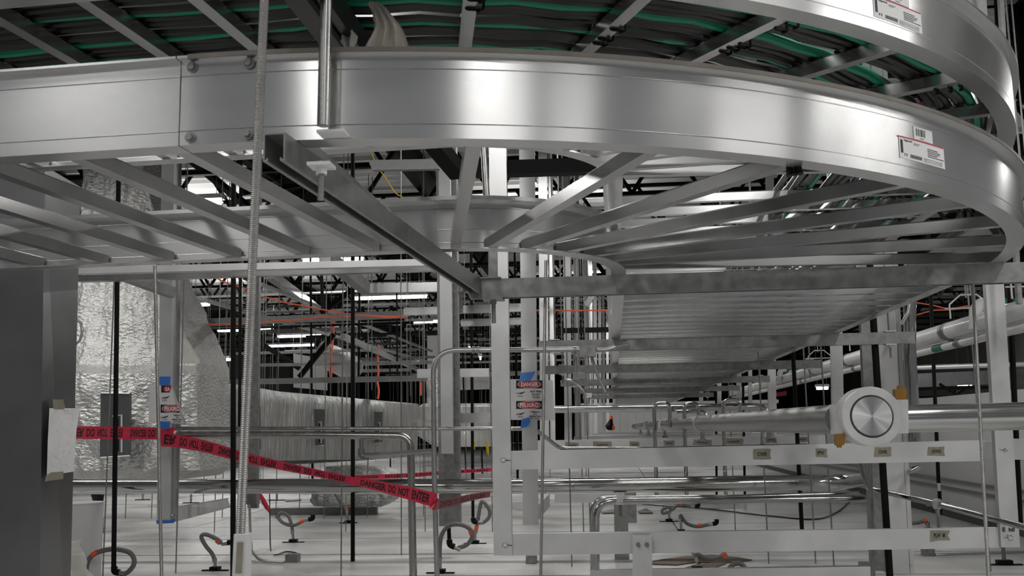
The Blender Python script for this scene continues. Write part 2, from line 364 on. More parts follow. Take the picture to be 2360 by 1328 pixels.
def make_tray(z, label, straight_len, nleft, rung0, cut):
    t = thing('cable_tray', label, 'cable tray', (cxo, cyo, z))
    for w, pr in (('o', PO), ('i', PI_)):
        for kind, u0, u1, n in (('L', 0, 3.2, 3), ('B', 0, 1, 72), ('R', (0 if w == 'o' else cyi-cyo), straight_len, 12)):
            g = .0012
            if kind == 'L': u0 += .0245 if w == 'o' else g
            fr = rail_frames(w, kind, z, u0, u1, n)
            if kind == 'B' and w == 'o': fr = rail_frames(w, 'L', z, .022, .004, 2)+fr
            part(t, 'side_rail', 'alu', MB().extr(pr, fr, smooth=True))
    if z < 1.7: part(t, 'edge_shade', 'trim', MB().extr([(lip+.0002, h-.008), (lip+.0002, h+.001), (lip+.0025, h+.001), (lip+.0025, h-.008)], rail_frames('o', 'B', z, 0, 1, 56)), 'brownish strip painted as shade along the top of the bend')  # dark strip added for the shaded underside of the top flange
    # rungs
    def rung(a, b, src=None):
        mb = MB(); d = (b-a).normalized(); sd = Vector((-d.y, d.x, 0)); wz, wx = .030, .030
        a = a+d*.006; b = b-d*.006; zz = z+.0045+.0
        prof = [(-wx/2, 0), (wx/2, 0), (wx/2, wz), (wx/2-.004, wz+.004), (-wx/2+.004, wz+.004), (-wx/2, wz)]
        fr = [(Vector((p.x, p.y, zz)), sd, Vector((0, 0, 1))) for p in (a, b)]
        return mb.extr(prof, fr)
    off0, offi = t_, t_
    for k in range(nleft):
        po, n = edge('o', 'L', .035*S+.153*S*k); pi_, n2 = edge('i', 'L', .035*S+.153*S*k+.14)
        part(t, 'rung', 'rung', rung(po-n*off0, pi_+n2*offi))
    fa = [-88, -77.9, -67.3, -57.5, -46.6, -36.5, -26.4, -16.3, -6.5]; fi = [-99, -86.6, -75, -62, -48, -34.5, -22, -12, -4]
    for a, b in zip(fa, fi):
        a, b = math.radians(a), math.radians(b)
        po = Vector((cxo+(Ro-off0)*math.cos(a), cyo+(Ro-off0)*math.sin(a), 0)); pi_ = Vector((cxi+(Ri+offi)*math.cos(b), cyi+(Ri+offi)*math.sin(b), 0))
        part(t, 'rung', 'rung', rung(po, pi_))
    y = cyo+.08*S; y_ = y; src = None
    while y < cyo+straight_len-.1:
        if src is None: src = part(t, 'rung', 'rung_lit', rung(Vector((cxo+Ro-off0, y, 0)), Vector((cxi+Ri+offi, y, 0))))
        else: share(src, t, (0, y-y_, 0))
        y += .153*S
    # splice plate and bolts at the left joint
    for w, side in (('o', 1), ('i', 1)):
        c = -.10 if w == 'o' else 0
        mb = MB(); e0, n = edge(w, 'L', -0.0); d = dL
        if w == 'o':
            a = e0-n*(t_+.0030); u0, u1 = -.135, .020
            q = [a+d*u1+Vector((0, 0, z+h*.985-.006)), a+d*u0+Vector((0, 0, z+h*.985-.006)), a+d*u0+Vector((0, 0, z+.002)), a+d*u1+Vector((0, 0, z+.002))]
            mb.slab(q, n*.0022); sp = part(t, 'splice_plate', 'alu', mb)
            for bu in (.000, -.112):
                for bz in (h*.90, h*.085):
                    c0 = e0+n*.0004+d*bu+Vector((0, 0, z+bz)); part(sp, 'bolt', 'galv', MB().cyl(c0, c0+n*.003, .0105, 18).cyl(c0+n*.003, c0+n*.0095, .0068, 6), None).parent = sp
        else:
            a = e0+n*t_; q = [a+d*.10+Vector((0, 0, z+h*.42)), a-d*.0+Vector((0, 0, z+h*.42)), a-d*.0+Vector((0, 0, z+.006)), a+d*.10+Vector((0, 0, z+.006))]
            mb.slab(q, n*.002); sp = part(t, 'splice_plate', 'alu', mb)
            for bu in (.045, -.065):
                c0 = a+n*.002+d*bu+Vector((0, 0, z+h*.10)); part(sp, 'bolt', 'galv', MB().cyl(c0, c0+n*.003, .0105, 18).cyl(c0+n*.003, c0+n*.008, .006, 6)).parent = sp
    # maker's stickers on the outer rail
    def on_rail(ang0, zc, wd_, ht, ex):
        r = Ro+ex
        return lambda u, v: Vector((cxo+r*math.cos(ang0+(u-.5)*wd_/Ro), cyo+r*math.sin(ang0+(u-.5)*wd_/Ro), z+zc+(v-.5)*ht))
    def patch(mb, fn, u0=0, v0=0, u1=1, v1=1, n=6):
        vs = []; 
        for i in range(n+1):
            u = u0+(u1-u0)*i/n; vs += [fn(u, v0), fn(u, v1)]
        return mb.add(vs, [(2*i, 2*i+2, 2*i+3, 2*i+1) for i in range(n)])
    w_, h_ = .185, .050; zc_ = h*(.41 if z < 1.7 else .34)
    a_main = -47.1 if z < 1.7 else -48.7
    am = math.radians(a_main)
    s1 = part(t, 'rail_sticker', 'label', patch(MB(), on_rail(am, zc_, w_, h_, .0007)), 'white sticker with crimson top line and fine print')
    f1 = on_rail(am, zc_, w_, h_, .0011)
    part(s1, 'printed_line', 'pinkline', patch(MB(), f1, -.02, .955, .99, 1.015)).parent = s1
    pr = MB()
    patch(pr, f1, .03, .25, .075, .85, 2)
    for k in range(9): patch(pr, f1, .22+.028*k, .10, .238+.028*k, .26, 1)
    patch(pr, f1, .10, .14, .115, .26, 1); patch(pr, f1, .14, .14, .155, .26, 1)
    for k, (a, b) in enumerate(((.60, .84), (.60, .90), (.60, .88), (.60, .82), (.60, .97))): patch(pr, f1, a, .70-.085*k, b, .735-.085*k, 1)
    for k in range(3): patch(pr, f1, .50, .22-.07*k, .93, .24-.07*k, 1)
    patch(pr, f1, .30, .80, .44, .82, 1); patch(pr, f1, .30, .74, .40, .76, 1)
    text_on(pr, 'legrand' if False else 'legrand', lambda u, v: f1(.11+.16*u, .79+.12*v))
    o = part(s1, 'print', 'ink', pr); o.parent = s1
    a2 = am+(.03 if z < 1.7 else .03)/Ro*-.2
    s2 = part(t, 'barcode_sticker', 'label', patch(MB(), on_rail(am+.006/Ro, zc_+h*.25, .078, .030, .0007)), 'small white barcode sticker')
    f2 = on_rail(am+.006/Ro, zc_+h*.25, .078, .030, .0011); bc = MB(); x = .12
    while x < .62: patch(bc, f2, x, .30, x+.018, .86, 1); x += random.choice((.03, .04, .055))
    text_on(bc, '00412', lambda u, v: f2(.30+.22*u, .08+.13*v)) if False else patch(bc, f2, .30, .12, .52, .16, 1)
    part(s2, 'print', 'ink', bc).parent = s2
    return t
tray_low = make_tray(ZB, 'lower aluminium ladder cable tray, empty, sweeping a wide bend across the foreground', 21.0, 10, 0, 0)
tray_up = make_tray(ZU, 'upper aluminium ladder cable tray carrying black and green cables above the other', 17.0, 10, 0, 0)

# cables lying in the upper tray: each one its own thing
def tray_point(kind, u, w):
    a, _ = edge('o', kind, u)
    if kind == 'R': b = Vector((cxi+Ri, a.y, 0))
    else: b, _ = edge('i', kind, u)
    return a*(1-w)+b*w
def cable_path(w, z, amp, seed, drift=0):
    r = random.Random(seed); ph = [r.uniform(0, 6.28) for _ in range(3)]; pts = []; s = 0; last = None
    seq = [('L', 3.1-.16*i) for i in range(20)]+[('B', i/26) for i in range(0, 27)]+[('R', .25*i) for i in range(1, 62)]
    for kind, u in seq:
        ww = w+drift*(.5*math.sin(s*.9+ph[2]))
        p = tray_point(kind, u, min(max(ww, .02), .9))
        if last is not None: s += (p-last).length
        last = p.copy()
        e = tray_point(kind, u, min(max(ww+amp*math.sin(s*2.1+ph[0])+amp*.6*math.sin(s*5.3+ph[1]), .02), .9))
        sag = -.012*(.5+.5*math.cos(s/.222*6.283+ph[1]*.3))*.6
        pts.append(Vector((e.x, e.y, z+sag)))
    return pts
nb = [0, 0]; NC = 27; ci = 0
for k in range(NC):
    w = .03+.60*(k/(NC-1))**1.0*.78
    grn = k in (3, 9, 15, 21, 28); r = .0118 if not grn else .0112
    z = ZU+.052+random.uniform(0, .006)+(0 if k % 2 else .004)
    pts = cable_path(w, z, .006, 100+k, .02 if not grn else .045)
    ob = MB().tube(pts, r, 8).build('green_cable' if grn else 'black_cable', 'green' if grn else 'cable')
    nb[grn] += 1; tag(ob, ('green cable between the black ones in the upper tray, %s' if grn else 'thick black cable lying in the upper tray, %s') % (ORD[nb[grn]-1]+' from the outer rail'), 'cable', 'green cables in the upper tray' if grn else 'black cables in the upper tray')
for k in range(9):
    w = .05+.05*k; pts = cable_path(w, ZU+.084+random.uniform(0, .008), .012, 300+k, .06)
    grn = k == 4
    ob = MB().tube(pts, .0125, 8).build('green_cable' if grn else 'black_cable', 'green' if grn else 'cable')
    tag(ob, 'green cable riding on top of the others in the upper tray' if grn else 'black top-layer cable crossing its neighbours in the upper tray, %s from outside' % ORD[k], 'cable', None if grn else 'loose top-layer cables in the upper tray')
# cable ties looped round the rungs of the upper tray
def tie_loop(px, py, rot=0.0, r=.0028):
    c = PZ(px, py, ZU); x, y = math.cos(rot)*.0185, math.sin(rot)*.0185; z0, z1 = ZU+.0015, ZU+.046
    q = [Vector((c.x-x, c.y-y, z0)), Vector((c.x+x, c.y+y, z0)), Vector((c.x+x, c.y+y, z1)), Vector((c.x-x, c.y-y, z1)), Vector((c.x-x, c.y-y, z0))]
    mb = MB().tube(fillet([q[0]*.5+q[1]*.5]+q[1:4]+[q[0], q[0]*.5+q[1]*.5], .006, 3), r, 6); mb.box((c.x+x*.4-.004, c.y+y*.4-.004, z0-.006), (c.x+x*.4+.004, c.y+y*.4+.004, z0+.001)); return mb
ti = [(1098, 3, .2), (1094, 24, .2), (1384, 104, .43), (1396, 94, .43), (1424, 72, .43), (1672, 124, .63), (1690, 116, .63), (1716, 108, .63), (1800, 72, .63), (1826, 62, .63), (2158, 213, 1.05), (2190, 208, 1.05), (2214, 204, 1.05)]
for k, (px, py, ro) in enumerate(ti):
    tag(tie_loop(px, py, rot=ro).build('cable_tie', 'tie'), 'black cable tie looped round an upper tray rung, %s from the left' % ORD[k], 'cable tie', 'cable ties on the upper tray rungs')
for i, (px, py) in enumerate(((1818, 388), (1829, 386), (1840, 384))):
    c = PZ(px, py, ZB+.0)
    tag(MB().tube([c+Vector((0, 0, .05)), c+Vector((0, .004, .012)), c+Vector((.002, 0, -.016))], [.004, .005, .008], 8).build('cable_tie', 'tie'), 'short black tie tail at the lower tray rim, %s of three' % ('left', 'middle', 'right')[i], 'cable tie', 'tie tails under the lower tray rim')
# cables dropping from the upper tray at the far right
for i, (a, b, c_) in enumerate((((2205, 470), (2214, 500), (2190, 530)), ((2228, 474), (2232, 498), (2216, 528)), ((2245, 480), (2262, 500), (2285, 522)), ((2262, 488), (2284, 506), (2308, 524)))):
    pts = smooth_path([P(a[0], a[1]-14, 3.25), P(*a, 3.2), P(*b, 3.2), P(*c_, 3.3), P(c_[0]+(-30 if i < 2 else 16), c_[1]+26, 3.5)], 6)
    tag(MB().tube(pts, .012, 8).build('black_cable', 'cable'), 'black cable drooping out between the two trays at right, %s from the left' % ORD[i], 'cable', 'cables drooping at the right end of the bend')

# ---------------- strut channels under the trays
def strut_prof(w=.041, hh=.052, t=.003): return [(-w/2, 0), (-w/2, hh), (w/2, hh), (w/2, 0), (w/2-.009, 0), (w/2-.009, .006), (w/2-.006, .006), (w/2-.006, .003), (w/2-t, .003), (w/2-t, hh-t), (-w/2+t, hh-t), (-w/2+t, .003), (-w/2+.006, .003), (-w/2+.006, .006), (-w/2+.009, .006), (-w/2+.009, 0)]
def strut(a, b, w=.041, hh=.052, m='galv', parent=None, name='channel'):
    a, b = Vector(a), Vector(b); d = (b-a).normalized(); sd = Vector((-d.y, d.x, 0)).normalized()
    return MB().extr(strut_prof(w, hh), [(a, sd, Vector((0, 0, 1))), (b, sd, Vector((0, 0, 1)))])
def nutplate(mb, c, w=.05, up=1):
    mb.box((c.x-w/2, c.y-w/2, c.z-.003), (c.x+w/2, c.y+w/2, c.z+.003))
    mb.cyl(c+Vector((0, 0, -.003)), c+Vector((0, 0, -.016)), .0115, 6); return mb
zt = ZB-.0525
# the strut that crosses under the bend towards the camera
ea = Vector((-.405*S, 1.165*S, zt)); eb = Vector((-.325*S, 2.46*S, zt))
t = thing('strut_channel', 'slotted strut channel under the bend, its open end facing the camera', 'strut', (eb.x, eb.y, zt))
part(t, 'channel', 'galv', strut(ea, eb))
mb = MB(); c = P(741, 364, 1.72); c.z = zt-.004; nutplate(mb, c, .042); part(t, 'washer_nut', 'castw', mb)
c2 = P(768, 303, 1.72); mb = MB(); mb.box((c.x-.004, c.y-.02, ZB+.0005), (c.x+.046, c.y+.02, ZB+.005)); part(t, 'washer_plate', 'castw', mb)
mb = MB(); c = P(1063, 628, 2.36*S); c.z = zt-.004; nutplate(mb, c, .05); part(t, 'washer_nut', 'galv', mb)
def rod(a, b, r, name, label, cat='rod', m='thread', threads=True, group=None, nuts=(), maxn=900):
    a, b = Vector(a), Vector(b); L = (b-a).length; pitch = max(.003, L/maxn)
    n = int(L/pitch*2) if threads else 1; pts = [a+(b-a)*i/n for i in range(n+1)]; rs = [r*(1.0 if i % 2 else .86) for i in range(n+1)] if threads else r
    return tag(MB().tube(pts, rs, 10).build(name, m), label, cat, group)
# rods
rod(P(611, -40, 1.36), P(548, 1360, 1.36), .0068, 'threaded_rod', 'thick threaded rod hanging in front of both trays, nearest the camera')
o = MB(); 
t = thing('coupling_sleeve', 'square grey coupling sleeve at the foot of the nearest threaded rod', 'coupling', P(552, 1328, 1.36))
q = ((539, 1232), (568, 1232), (564, 1345), (534, 1345)); mb = MB().slab([P(a, b, 1.345) for a, b in q], (0, .022, 0)); part(t, 'sleeve', 'castw', mb)
mb = MB().slab([P(a, b, 1.3435) for a, b in ((546, 1250), (560, 1250), (556, 1322), (542, 1322))], (0, .001, 0)); part(t, 'window', 'mask', mb, 'pale olive slot in the sleeve')
tag(MB().cyl(P(753, -60, 1.70), P(745, 290, 1.70), .0112, 16).build('steel_sleeve', 'inox2'), 'bright smooth steel sleeve dropping onto the open-ended strut', 'rod')
a = P(742, 372, 1.72); rod(a, P(739, 462, 1.72), .0062, 'threaded_rod', 'short threaded rod end below the open-ended strut')
a = P(1064, 636, 2.37*S); rod(a, P(1063, 722, 2.37*S), .0075, 'threaded_rod', 'threaded rod end below the far end of the diagonal strut')
# the cross strut with its rods
t = thing('strut_channel', 'long strut channel carrying the lower tray just where the bend ends', 'strut', (.4, 2.44*S, zt))
Y2 = 2.44*S; xa = P(1083, 640, Y2).x; xb = P(2420, 590, Y2).x
part(t, 'channel', 'galv', strut((xa, Y2, zt-.016), (xb, Y2, zt-.016), .045, .068))
mb = MB(); c = Vector((P(1135, 640, Y2-.02).x, Y2, zt-.020)); nutplate(mb, c, .075); part(t, 'washer_nut', 'galv', mb)
mb = MB(); mb.box((c.x-.045, c.y-.03, zt+.053), (c.x+.03, c.y+.03, zt+.058)); mb.box((c.x-.012, c.y-.01, zt+.055), (c.x+.016, c.y+.012, zt+.16)); part(t, 'clamp', 'galv', mb)
rod(c, c+Vector((0, 0, -.085)), .0085, 'threaded_rod', 'threaded stub under the cross strut above the central post')
rod(P(1258, 600, Y2), P(1246, 1345, Y2), .0058, 'threaded_rod', 'thin threaded rod passing down in front of the hot pipes sign')
rod(P(2241, 640, Y2), P(2279, 1345, Y2), .0065, 'threaded_rod', 'thin threaded rod crossing the right ends of both long beams')
rod(P(357, 612, 3.4), P(373, 1345, 3.4), .0065, 'threaded_rod', 'thin threaded rod passing down in front of the torn left sign')
# trapeze supports further along the tray
for i, (Y, x0, x1, lab) in enumerate(((6.12, 1242, 2108, 'strut trapeze under the straight tray, second from the camera'), (8.6, 1255, 1892, 'strut trapeze under the straight tray, third from the camera'), (11.2, 1290, 1770, 'strut trapeze under the straight tray, fourth from the camera'), (13.8, 1330, 1700, 'strut trapeze under the straight tray, fifth from the camera'), (16.5, 1340, 1640, 'strut trapeze under the straight tray, farthest one'))):
    a = P(x0, 800, Y); b = P(x1, 800, Y); t = thing('strut_trapeze', lab, 'trapeze', (0, Y, zt-.02))
    part(t, 'channel', 'galv', strut((a.x, Y, zt-.02), (b.x, Y, zt-.02), .041, .07))
    for xx in (a.x+.10, b.x-.14) if i == 0 else (a.x+.15, b.x-.1):
        r_ = MB().cyl((xx, Y, zt-.10), (xx, Y, 4.2), .006, 8); part(t, 'hanger_rod', 'thread', r_)
        mb = MB(); nutplate(mb, Vector((xx, Y, zt-.023)), .06); mb.box((xx-.03, Y-.03, zt+.052), (xx+.03, Y+.03, zt+.058)); part(t, 'washer_nut', 'castw', mb)
# =====================================================================  POSTS, BEAMS AND RACKS
from mathutils import noise as _ns
def sthing(name, m, mb, label, cat, group=None): return tag(mb.build(name, m), label, cat, group)
def post(q, Y, dep, label, m='alu2', name='aluminium_post', cat='post', closed=True, t=.005):
    return sthing(name, m, chan(q, Y, dep, 'v', t, closed=closed), label, cat)
def beamobj(q, Y, dep, label, m='alu2', name='aluminium_beam', cat='beam', t=.005, closed=False):
    return sthing(name, m, chan(q, Y, dep, 'h', t, closed=closed), label, cat)
# front rack: central post, right post, two long beams
t = thing('aluminium_post', 'broad pale central post with two inked bolt marks, nearest of the hanging posts', 'post', P(1155, 1280, 5.5))
part(t, 'channel', 'alu2', chan(((1126, 300), (1166, 300), (1180, 1281), (1138, 1281)), 5.5, .045, 'v', .005))
for cx, cy in ((1160, 1061), (1164, 1257)):
    mb = MB()
    for k in range(8):
        a = k*math.pi/4+.2; mb.poly([P(cx+math.cos(a+e)*r, cy+math.sin(a+e)*r*.9, 5.496) for e, r in ((-.05, 4.5), (-.03, 8), (.03, 8), (.05, 4.5))], (0, .003, 0))
    mb.poly([P(x, y, 5.496) for x, y in ((cx+6, cy-1), (cx+17, cy), (cx+17, cy+1.2), (cx+6, cy+.6))], (0, .003, 0))
    part(t, 'ink_mark', 'ink', mb)
    part(t, 'bolt_tip', 'castw', MB().cyl(P(cx, cy, 5.5), P(cx, cy, 5.492), .007, 10))
t = thing('aluminium_post', 'broad pale right-hand post with handwritten marks at its foot', 'post', P(2325, 1262, 5.5))
part(t, 'channel', 'alu2', chan(((2252, 330), (2294, 330), (2351, 1262), (2308, 1262)), 5.5, .045, 'v', .005))
mb = MB(); text_px(mb, 'E  h0', (2311, 1216, 2339, 1226), 5.496)
for a, b in (((2313, 1239), (2322, 1240)), ((2322, 1232), (2323, 1240)), ((2323, 1240), (2328, 1247)), ((2325, 1236), (2331, 1234)), ((2331, 1234), (2336, 1239)), ((2330, 1246), (2335, 1245))):
    mb.tube([P(*a, 5.496), P(*b, 5.496)], .0012, 4)
part(t, 'ink_mark', 'ink', mb)
mb = MB()
for a, b in (((2303, 1036), (2312, 1038)), ((2312, 1038), (2318, 1033)), ((2312, 1038), (2318, 1043)), ((2316, 1036), (2324, 1040))): mb.tube([P(*a, 5.496), P(*b, 5.496)], .0012, 4)
part(t, 'ink_mark', 'ink', mb)
def tapelab(t, x0, y0, x1, y1, Y, txt, rag=1.5, ink='ink', name='tape_label'):
    r = random.Random(int(x0)); rr = lambda: r.uniform(-rag, rag)
    o = part(t, name, 'mask', MB().poly([P(a, b, Y-.003) for a, b in ((x0+rr(), y0+rr()), ((x0+x1)/2, y0+rr()*.5), (x1+rr(), y0+rr()), (x1+rr()*1.5, (y0+y1)/2), (x1+rr(), y1+rr()), ((x0+x1)/2, y1+rr()*.6), (x0+rr(), y1+rr()))], (0, .0015, 0)), 'masking tape with handwriting')
    mb = MB()
    if txt: text_px(mb, txt, (x0+(x1-x0)*.22, y0+(y1-y0)*.30, x1-(x1-x0)*.22, y1-(y1-y0)*.30), Y-.0040)
    else:
        n = 7; pts = [P(x0+(x1-x0)*(.2+.6*k/n), (y0+y1)/2+r.uniform(-.16, .16)*(y1-y0), Y-.0035) for k in range(n+1)]; mb.tube(pts, .0035, 4)
    part(o, 'handwriting', ink, mb).parent = o
B1Y, B2Y = 5.52, 5.52
t = thing('aluminium_beam', 'upper long pale beam of the front rack with four masking-tape labels', 'beam', P(1720, 1080, B1Y))
part(t, 'channel', 'alu2', chan(((1174, 1040), (2268, 1015), (2268, 1063), (1174, 1083)), B1Y, .05, 'h', .005))
part(t, 'seal_strip', 'seam', MB().tube([P(1291, 1036.5, B1Y+.005), P(1700, 1027.5, B1Y+.005), P(1860, 1024, B1Y+.005)], .0035, 6), 'dark strip along its top edge')
for a in ((1737, 1035, 1777, 1059, 'CWR'), (1879, 1034, 1906, 1054, 'PV'), (2016, 1031, 2053, 1053, 'GWR'), (2139, 1030, 2177, 1051, 'GWS')): tapelab(t, a[0], a[1], a[2], a[3], B1Y, a[4])
t = thing('aluminium_beam', 'lower long pale beam of the front rack with one tape label near its right end', 'beam', P(1720, 1280, B2Y))
part(t, 'channel', 'alu2', chan(((1180, 1231), (2300, 1217), (2303, 1263), (1180, 1281)), B2Y, .05, 'h', .005))
tapelab(t, 2142, 1222, 2188, 1247, B2Y, 'PLW  M', 3)
t = thing('steel_bracket', 'short grey bracket with two bolts below the lower long beam', 'bracket', P(1480, 1328, 5.46))
part(t, 'plate', 'galv' if False else 'alu2', chan(((1458, 1234), (1502, 1234), (1504, 1350), (1458, 1350)), 5.46, .04, 'v', .006))
for x in (1471, 1491): part(t, 'bolt', 'inox2', MB().cyl(P(x, 1256, 5.46), P(x, 1256, 5.452), .013, 6).cyl(P(x, 1254, 5.452), P(x, 1254, 5.43), .0065, 8))
beamobj(((2336, 1012), (2420, 1010), (2420, 1058), (2336, 1060)), 5.56, .05, 'short pale beam stub running out of frame beyond the right post')
beamobj(((2262, 1018), (2292, 1017), (2292, 1046), (2262, 1066)), 5.75, .03, 'small bright cut plate between the upper beam and the right post', name='gusset_plate', cat='plate')
# second rack
t = thing('aluminium_post', 'pale hanging post behind the hot pipes sign', 'post', P(1222, 1210, 7.1))
part(t, 'channel', 'alu2', chan(((1196, 300), (1231, 300), (1240, 1210), (1205, 1210)), 7.1, .05, 'v', .005))
beamobj(((1240, 1165), (1267, 1138), (1267, 1168), (1240, 1200)), [7.15, 8.6, 8.6, 7.15], .04, 'short beam running back from the foot of the second post')
t = thing('aluminium_beam', 'long pale beam of the second rack covered in torn tape labels', 'beam', P(1560, 1040, 9.6))
part(t, 'channel', 'alu2', chan(((1236, 1016), (1905, 1003), (1905, 1032), (1236, 1043)), 9.6, .09, 'h', .006))
for a in ((1302, 1020, 1334, 1033), (1367, 1018, 1409, 1032), (1451, 1018, 1474, 1030), (1530, 1016, 1554, 1028), (1598, 1014, 1640, 1026), (1671, 1011, 1712, 1024), (1764, 1009, 1790, 1021), (1836, 1007, 1862, 1019)): tapelab(t, *a, 9.6, None, 1.2)
beamobj(((1278, 1139), (1466, 1136), (1466, 1157), (1278, 1160)), 9.6, .07, 'low grey beam of the second rack under the polished pipe')
post(((1439, 1128), (1466, 1128), (1468, 1206), (1441, 1206)), 9.3, .05, 'short dark-grey post stub under the thin polished tubes', m='galv')
post(((1415, 1160), (1446, 1160), (1452, 1340), (1417, 1340)), 7.9, .05, 'bright reflective post stub left of the bolted bracket', m='inox2')
for i, (Y, x0, x1, lab) in enumerate(((13.9, 1320, 1800, 'third rack beam along the pipes, seen over the taped one'), (18.4, 1345, 1700, 'fourth rack beam along the pipes'), (23, 1360, 1620, 'fifth rack beam along the pipes, farthest one'))):
    a, b = P(x0, 900, Y), P(x1, 900, Y); mb = MB().box((a.x, Y, .774), (b.x, Y+.005, .883)).box((a.x, Y, .879), (b.x, Y+.35, .883)).box((a.x, Y, .774), (b.x, Y+.3, .778))
    sthing('aluminium_beam', 'alu2', mb, lab, 'beam')
# other hanging posts
post(((1010, 300), (1036, 300), (1043, 1046), (1017, 1046)), 7.75, .05, 'pale post ending in mid-air in front of a dark column', m='alu2')
post(((1004, 300), (1050, 300), (1060, 1213), (1012, 1213)), 8.05, .09, 'dark-grey square column behind the pale floating post', m='galv', name='steel_column', cat='column')
post(((1240, 300), (1260, 300), (1265, 1036), (1245, 1036)), 10.2, .05, 'left of the narrow twin posts right of the hot pipes sign')
post(((1262, 300), (1272, 300), (1280, 1036), (1268, 1036)), 10.4, .05, 'right of the narrow twin posts right of the hot pipes sign', m='alu')
post(((1296, 300), (1312, 300), (1318, 1018), (1301, 1018)), 12.4, .05, 'pale narrow post standing alone right of the twin posts')
sthing('steel_pipe', 'emt', MB().cyl(P(1326, 320, 12.0), P(1332, 1015, 12.0), .036, 14), 'grey round riser pipe next to the narrow pale posts', 'pipe')
for i, (x, Y, w) in enumerate(((1347, 15, 9), (1358, 17, 8), (1368, 19, 8), (1379, 21, 7), (1388, 24, 6), (1397, 27, 6))):
    post(((x-2, 480), (x+w-2, 480), (x+w+1, 1004-i*2), (x+1, 1004-i*2)), Y, .06, 'narrow pale post %s in the row receding past the junction boxes' % ('nearest', 'second', 'third', 'fourth', 'fifth', 'farthest')[i], m='alu2' if i % 2 else 'whitebox')
t = thing('aluminium_post', 'pale post at left carrying the torn hot pipes sign', 'post', P(383, 1205, 7.3))
part(t, 'channel', 'alu2', chan(((373, 330), (402, 330), (391, 1205), (361, 1205)), 7.3, .05, 'v', .005, closed=True))
part(t, 'side_channel', 'rung', chan(((402, 330), (413, 330), (404, 1203), (391, 1203)), 7.33, .05, 'v', .005), 'greyer return at its right side')
part(t, 'tape_end', 'btape', quad_px(MB(), ((360, 1200), (404, 1199), (400, 1206), (361, 1208)), 7.29, .003), 'blue tape round the foot')
part(t, 'bolt', 'castw', MB().cyl(P(397, 1188, 7.33), P(397, 1188, 7.31), .008, 6))
beamobj(((404, 1168), (524, 1148), (531, 1170), (404, 1203)), [7.4, 9.6, 9.6, 7.4], .04, 'pale beam running back from the foot of the left sign post')
post(((582, 520), (598, 520), (592, 1172), (570, 1172)), 8.2, .05, 'grey post half hidden behind the nearest threaded rod', m='galv')
t = thing('junction_box', 'small grey box with a conduit at the foot of the half hidden post', 'box', P(582, 1168, 8.1))
part(t, 'body', 'galv', MB().slab([P(a, b, 8.1) for a, b in ((566, 1138), (591, 1138), (591, 1163), (566, 1163))], (0, .08, 0)))
part(t, 'conduit', 'emt', MB().tube(fillet([P(575, 1163, 8.14), P(578, 1270, 8.14), PZ(600, 1293, .02), PZ(655, 1296, .02)], .25), .011, 8))
post(((1913, 640), (1939, 640), (1946, 1003), (1920, 1003)), 8.7, .05, 'pale post just right of the straight tray, left of the big valve')
post(((1768, 640), (1786, 640), (1790, 1000), (1772, 1000)), 12.6, .06, 'slim white post farther back between the white pipes', m='whitebox')
for i, (x, Y, w) in enumerate(((1698, 15.5, 10), (1651, 18, 11), (1611, 22, 9), (1725, 13.6, 8))):
    post(((x, 700), (x+w, 700), (x+w+1, 1000), (x+1, 1000)), Y, .06, ('white post beyond the dark red board, thin and far', 'distant white post second to its left', 'most distant white post over the pipe loops', 'thin pale post beside the dark red board')[i], m='whitebox')
# big clad column on the right
t = thing('clad_column', 'broad white clad column standing on the floor behind the big valve', 'column', P(2075, 1323, 6.6))
part(t, 'front_panel', 'whitebox', chan(((2010, 600), (2058, 600), (2097, 1323), (2046, 1323)), 6.6, .16, 'v', .006, closed=True))
part(t, 'side_strip', 'whitebox', chan(((2059, 600), (2069, 600), (2108, 1323), (2098, 1323)), 6.605, .15, 'v', .005, closed=True))
for x in (2078,): part(t, 'screw', 'castw', MB().cyl(P(2100, 1301, 6.6), P(2100, 1301, 6.59), .006, 8))
part(t, 'side_channel', 'galv', chan(((1978, 600), (2006, 600), (2043, 1316), (2009, 1316)), 6.62, .06, 'v', .005), 'grey channel on its left')
post(((2002, 1050), (2010, 1050), (2018, 1340), (2009, 1340)), 6.3, .03, 'thin grey upright angle left of the clad column', m='galv')
# cross members between the posts
beamobj(((178, 616), (1014, 596), (1014, 611), (178, 631)), 4.7, .05, 'long light rail crossing behind the trays on the left, upper one', m='alu2', name='tray_rail')
beamobj(((178, 633), (1014, 612), (1014, 623), (178, 649)), 4.9, .05, 'long darker rail just below the light one on the left', m='rung', name='tray_rail')
sthing('strut_channel', 'galv', MB().bar(P(222, 612, 5.2), P(400, 676, 5.6), .055, .06), 'dark strut slanting down behind the left black pipe', 'strut')
sthing('strut_channel', 'galv', MB().bar(P(750, 590, 5.2), P(842, 664, 5.9), .06, .07), 'grey strut slanting down towards the centre beam', 'strut')
beamobj(((832, 654), (1014, 650), (1014, 672), (832, 675)), 8.4, .05, 'grey cross beam left of the floating post', m='rung')
beamobj(((1062, 648), (1186, 645), (1186, 670), (1062, 672)), 8.4, .05, 'pale cross beam behind the central post top', m='alu2')
beamobj(((930, 709), (1236, 698), (1236, 716), (930, 727)), 8.8, .05, 'grey cross beam just below the pale one', m='rung')
beamobj(((438, 737), (930, 716), (930, 733), (437, 753)), 10.6, .05, 'dark cross beam carrying the orange cord', m='darkstrut')
beamobj(((1062, 736), (1236, 731), (1236, 747), (1062, 752)), 9.0, .05, 'third grey cross beam behind the central post', m='rung')
beamobj(((462, 876), (986, 865), (986, 878), (462, 888)), 13.2, .05, 'grey cross beam over the far foil duct', m='rung')
beamobj(((961, 851), (1127, 849), (1127, 868), (961, 871)), 9.4, .05, 'pale cross beam behind the conduit bend', m='alu2')
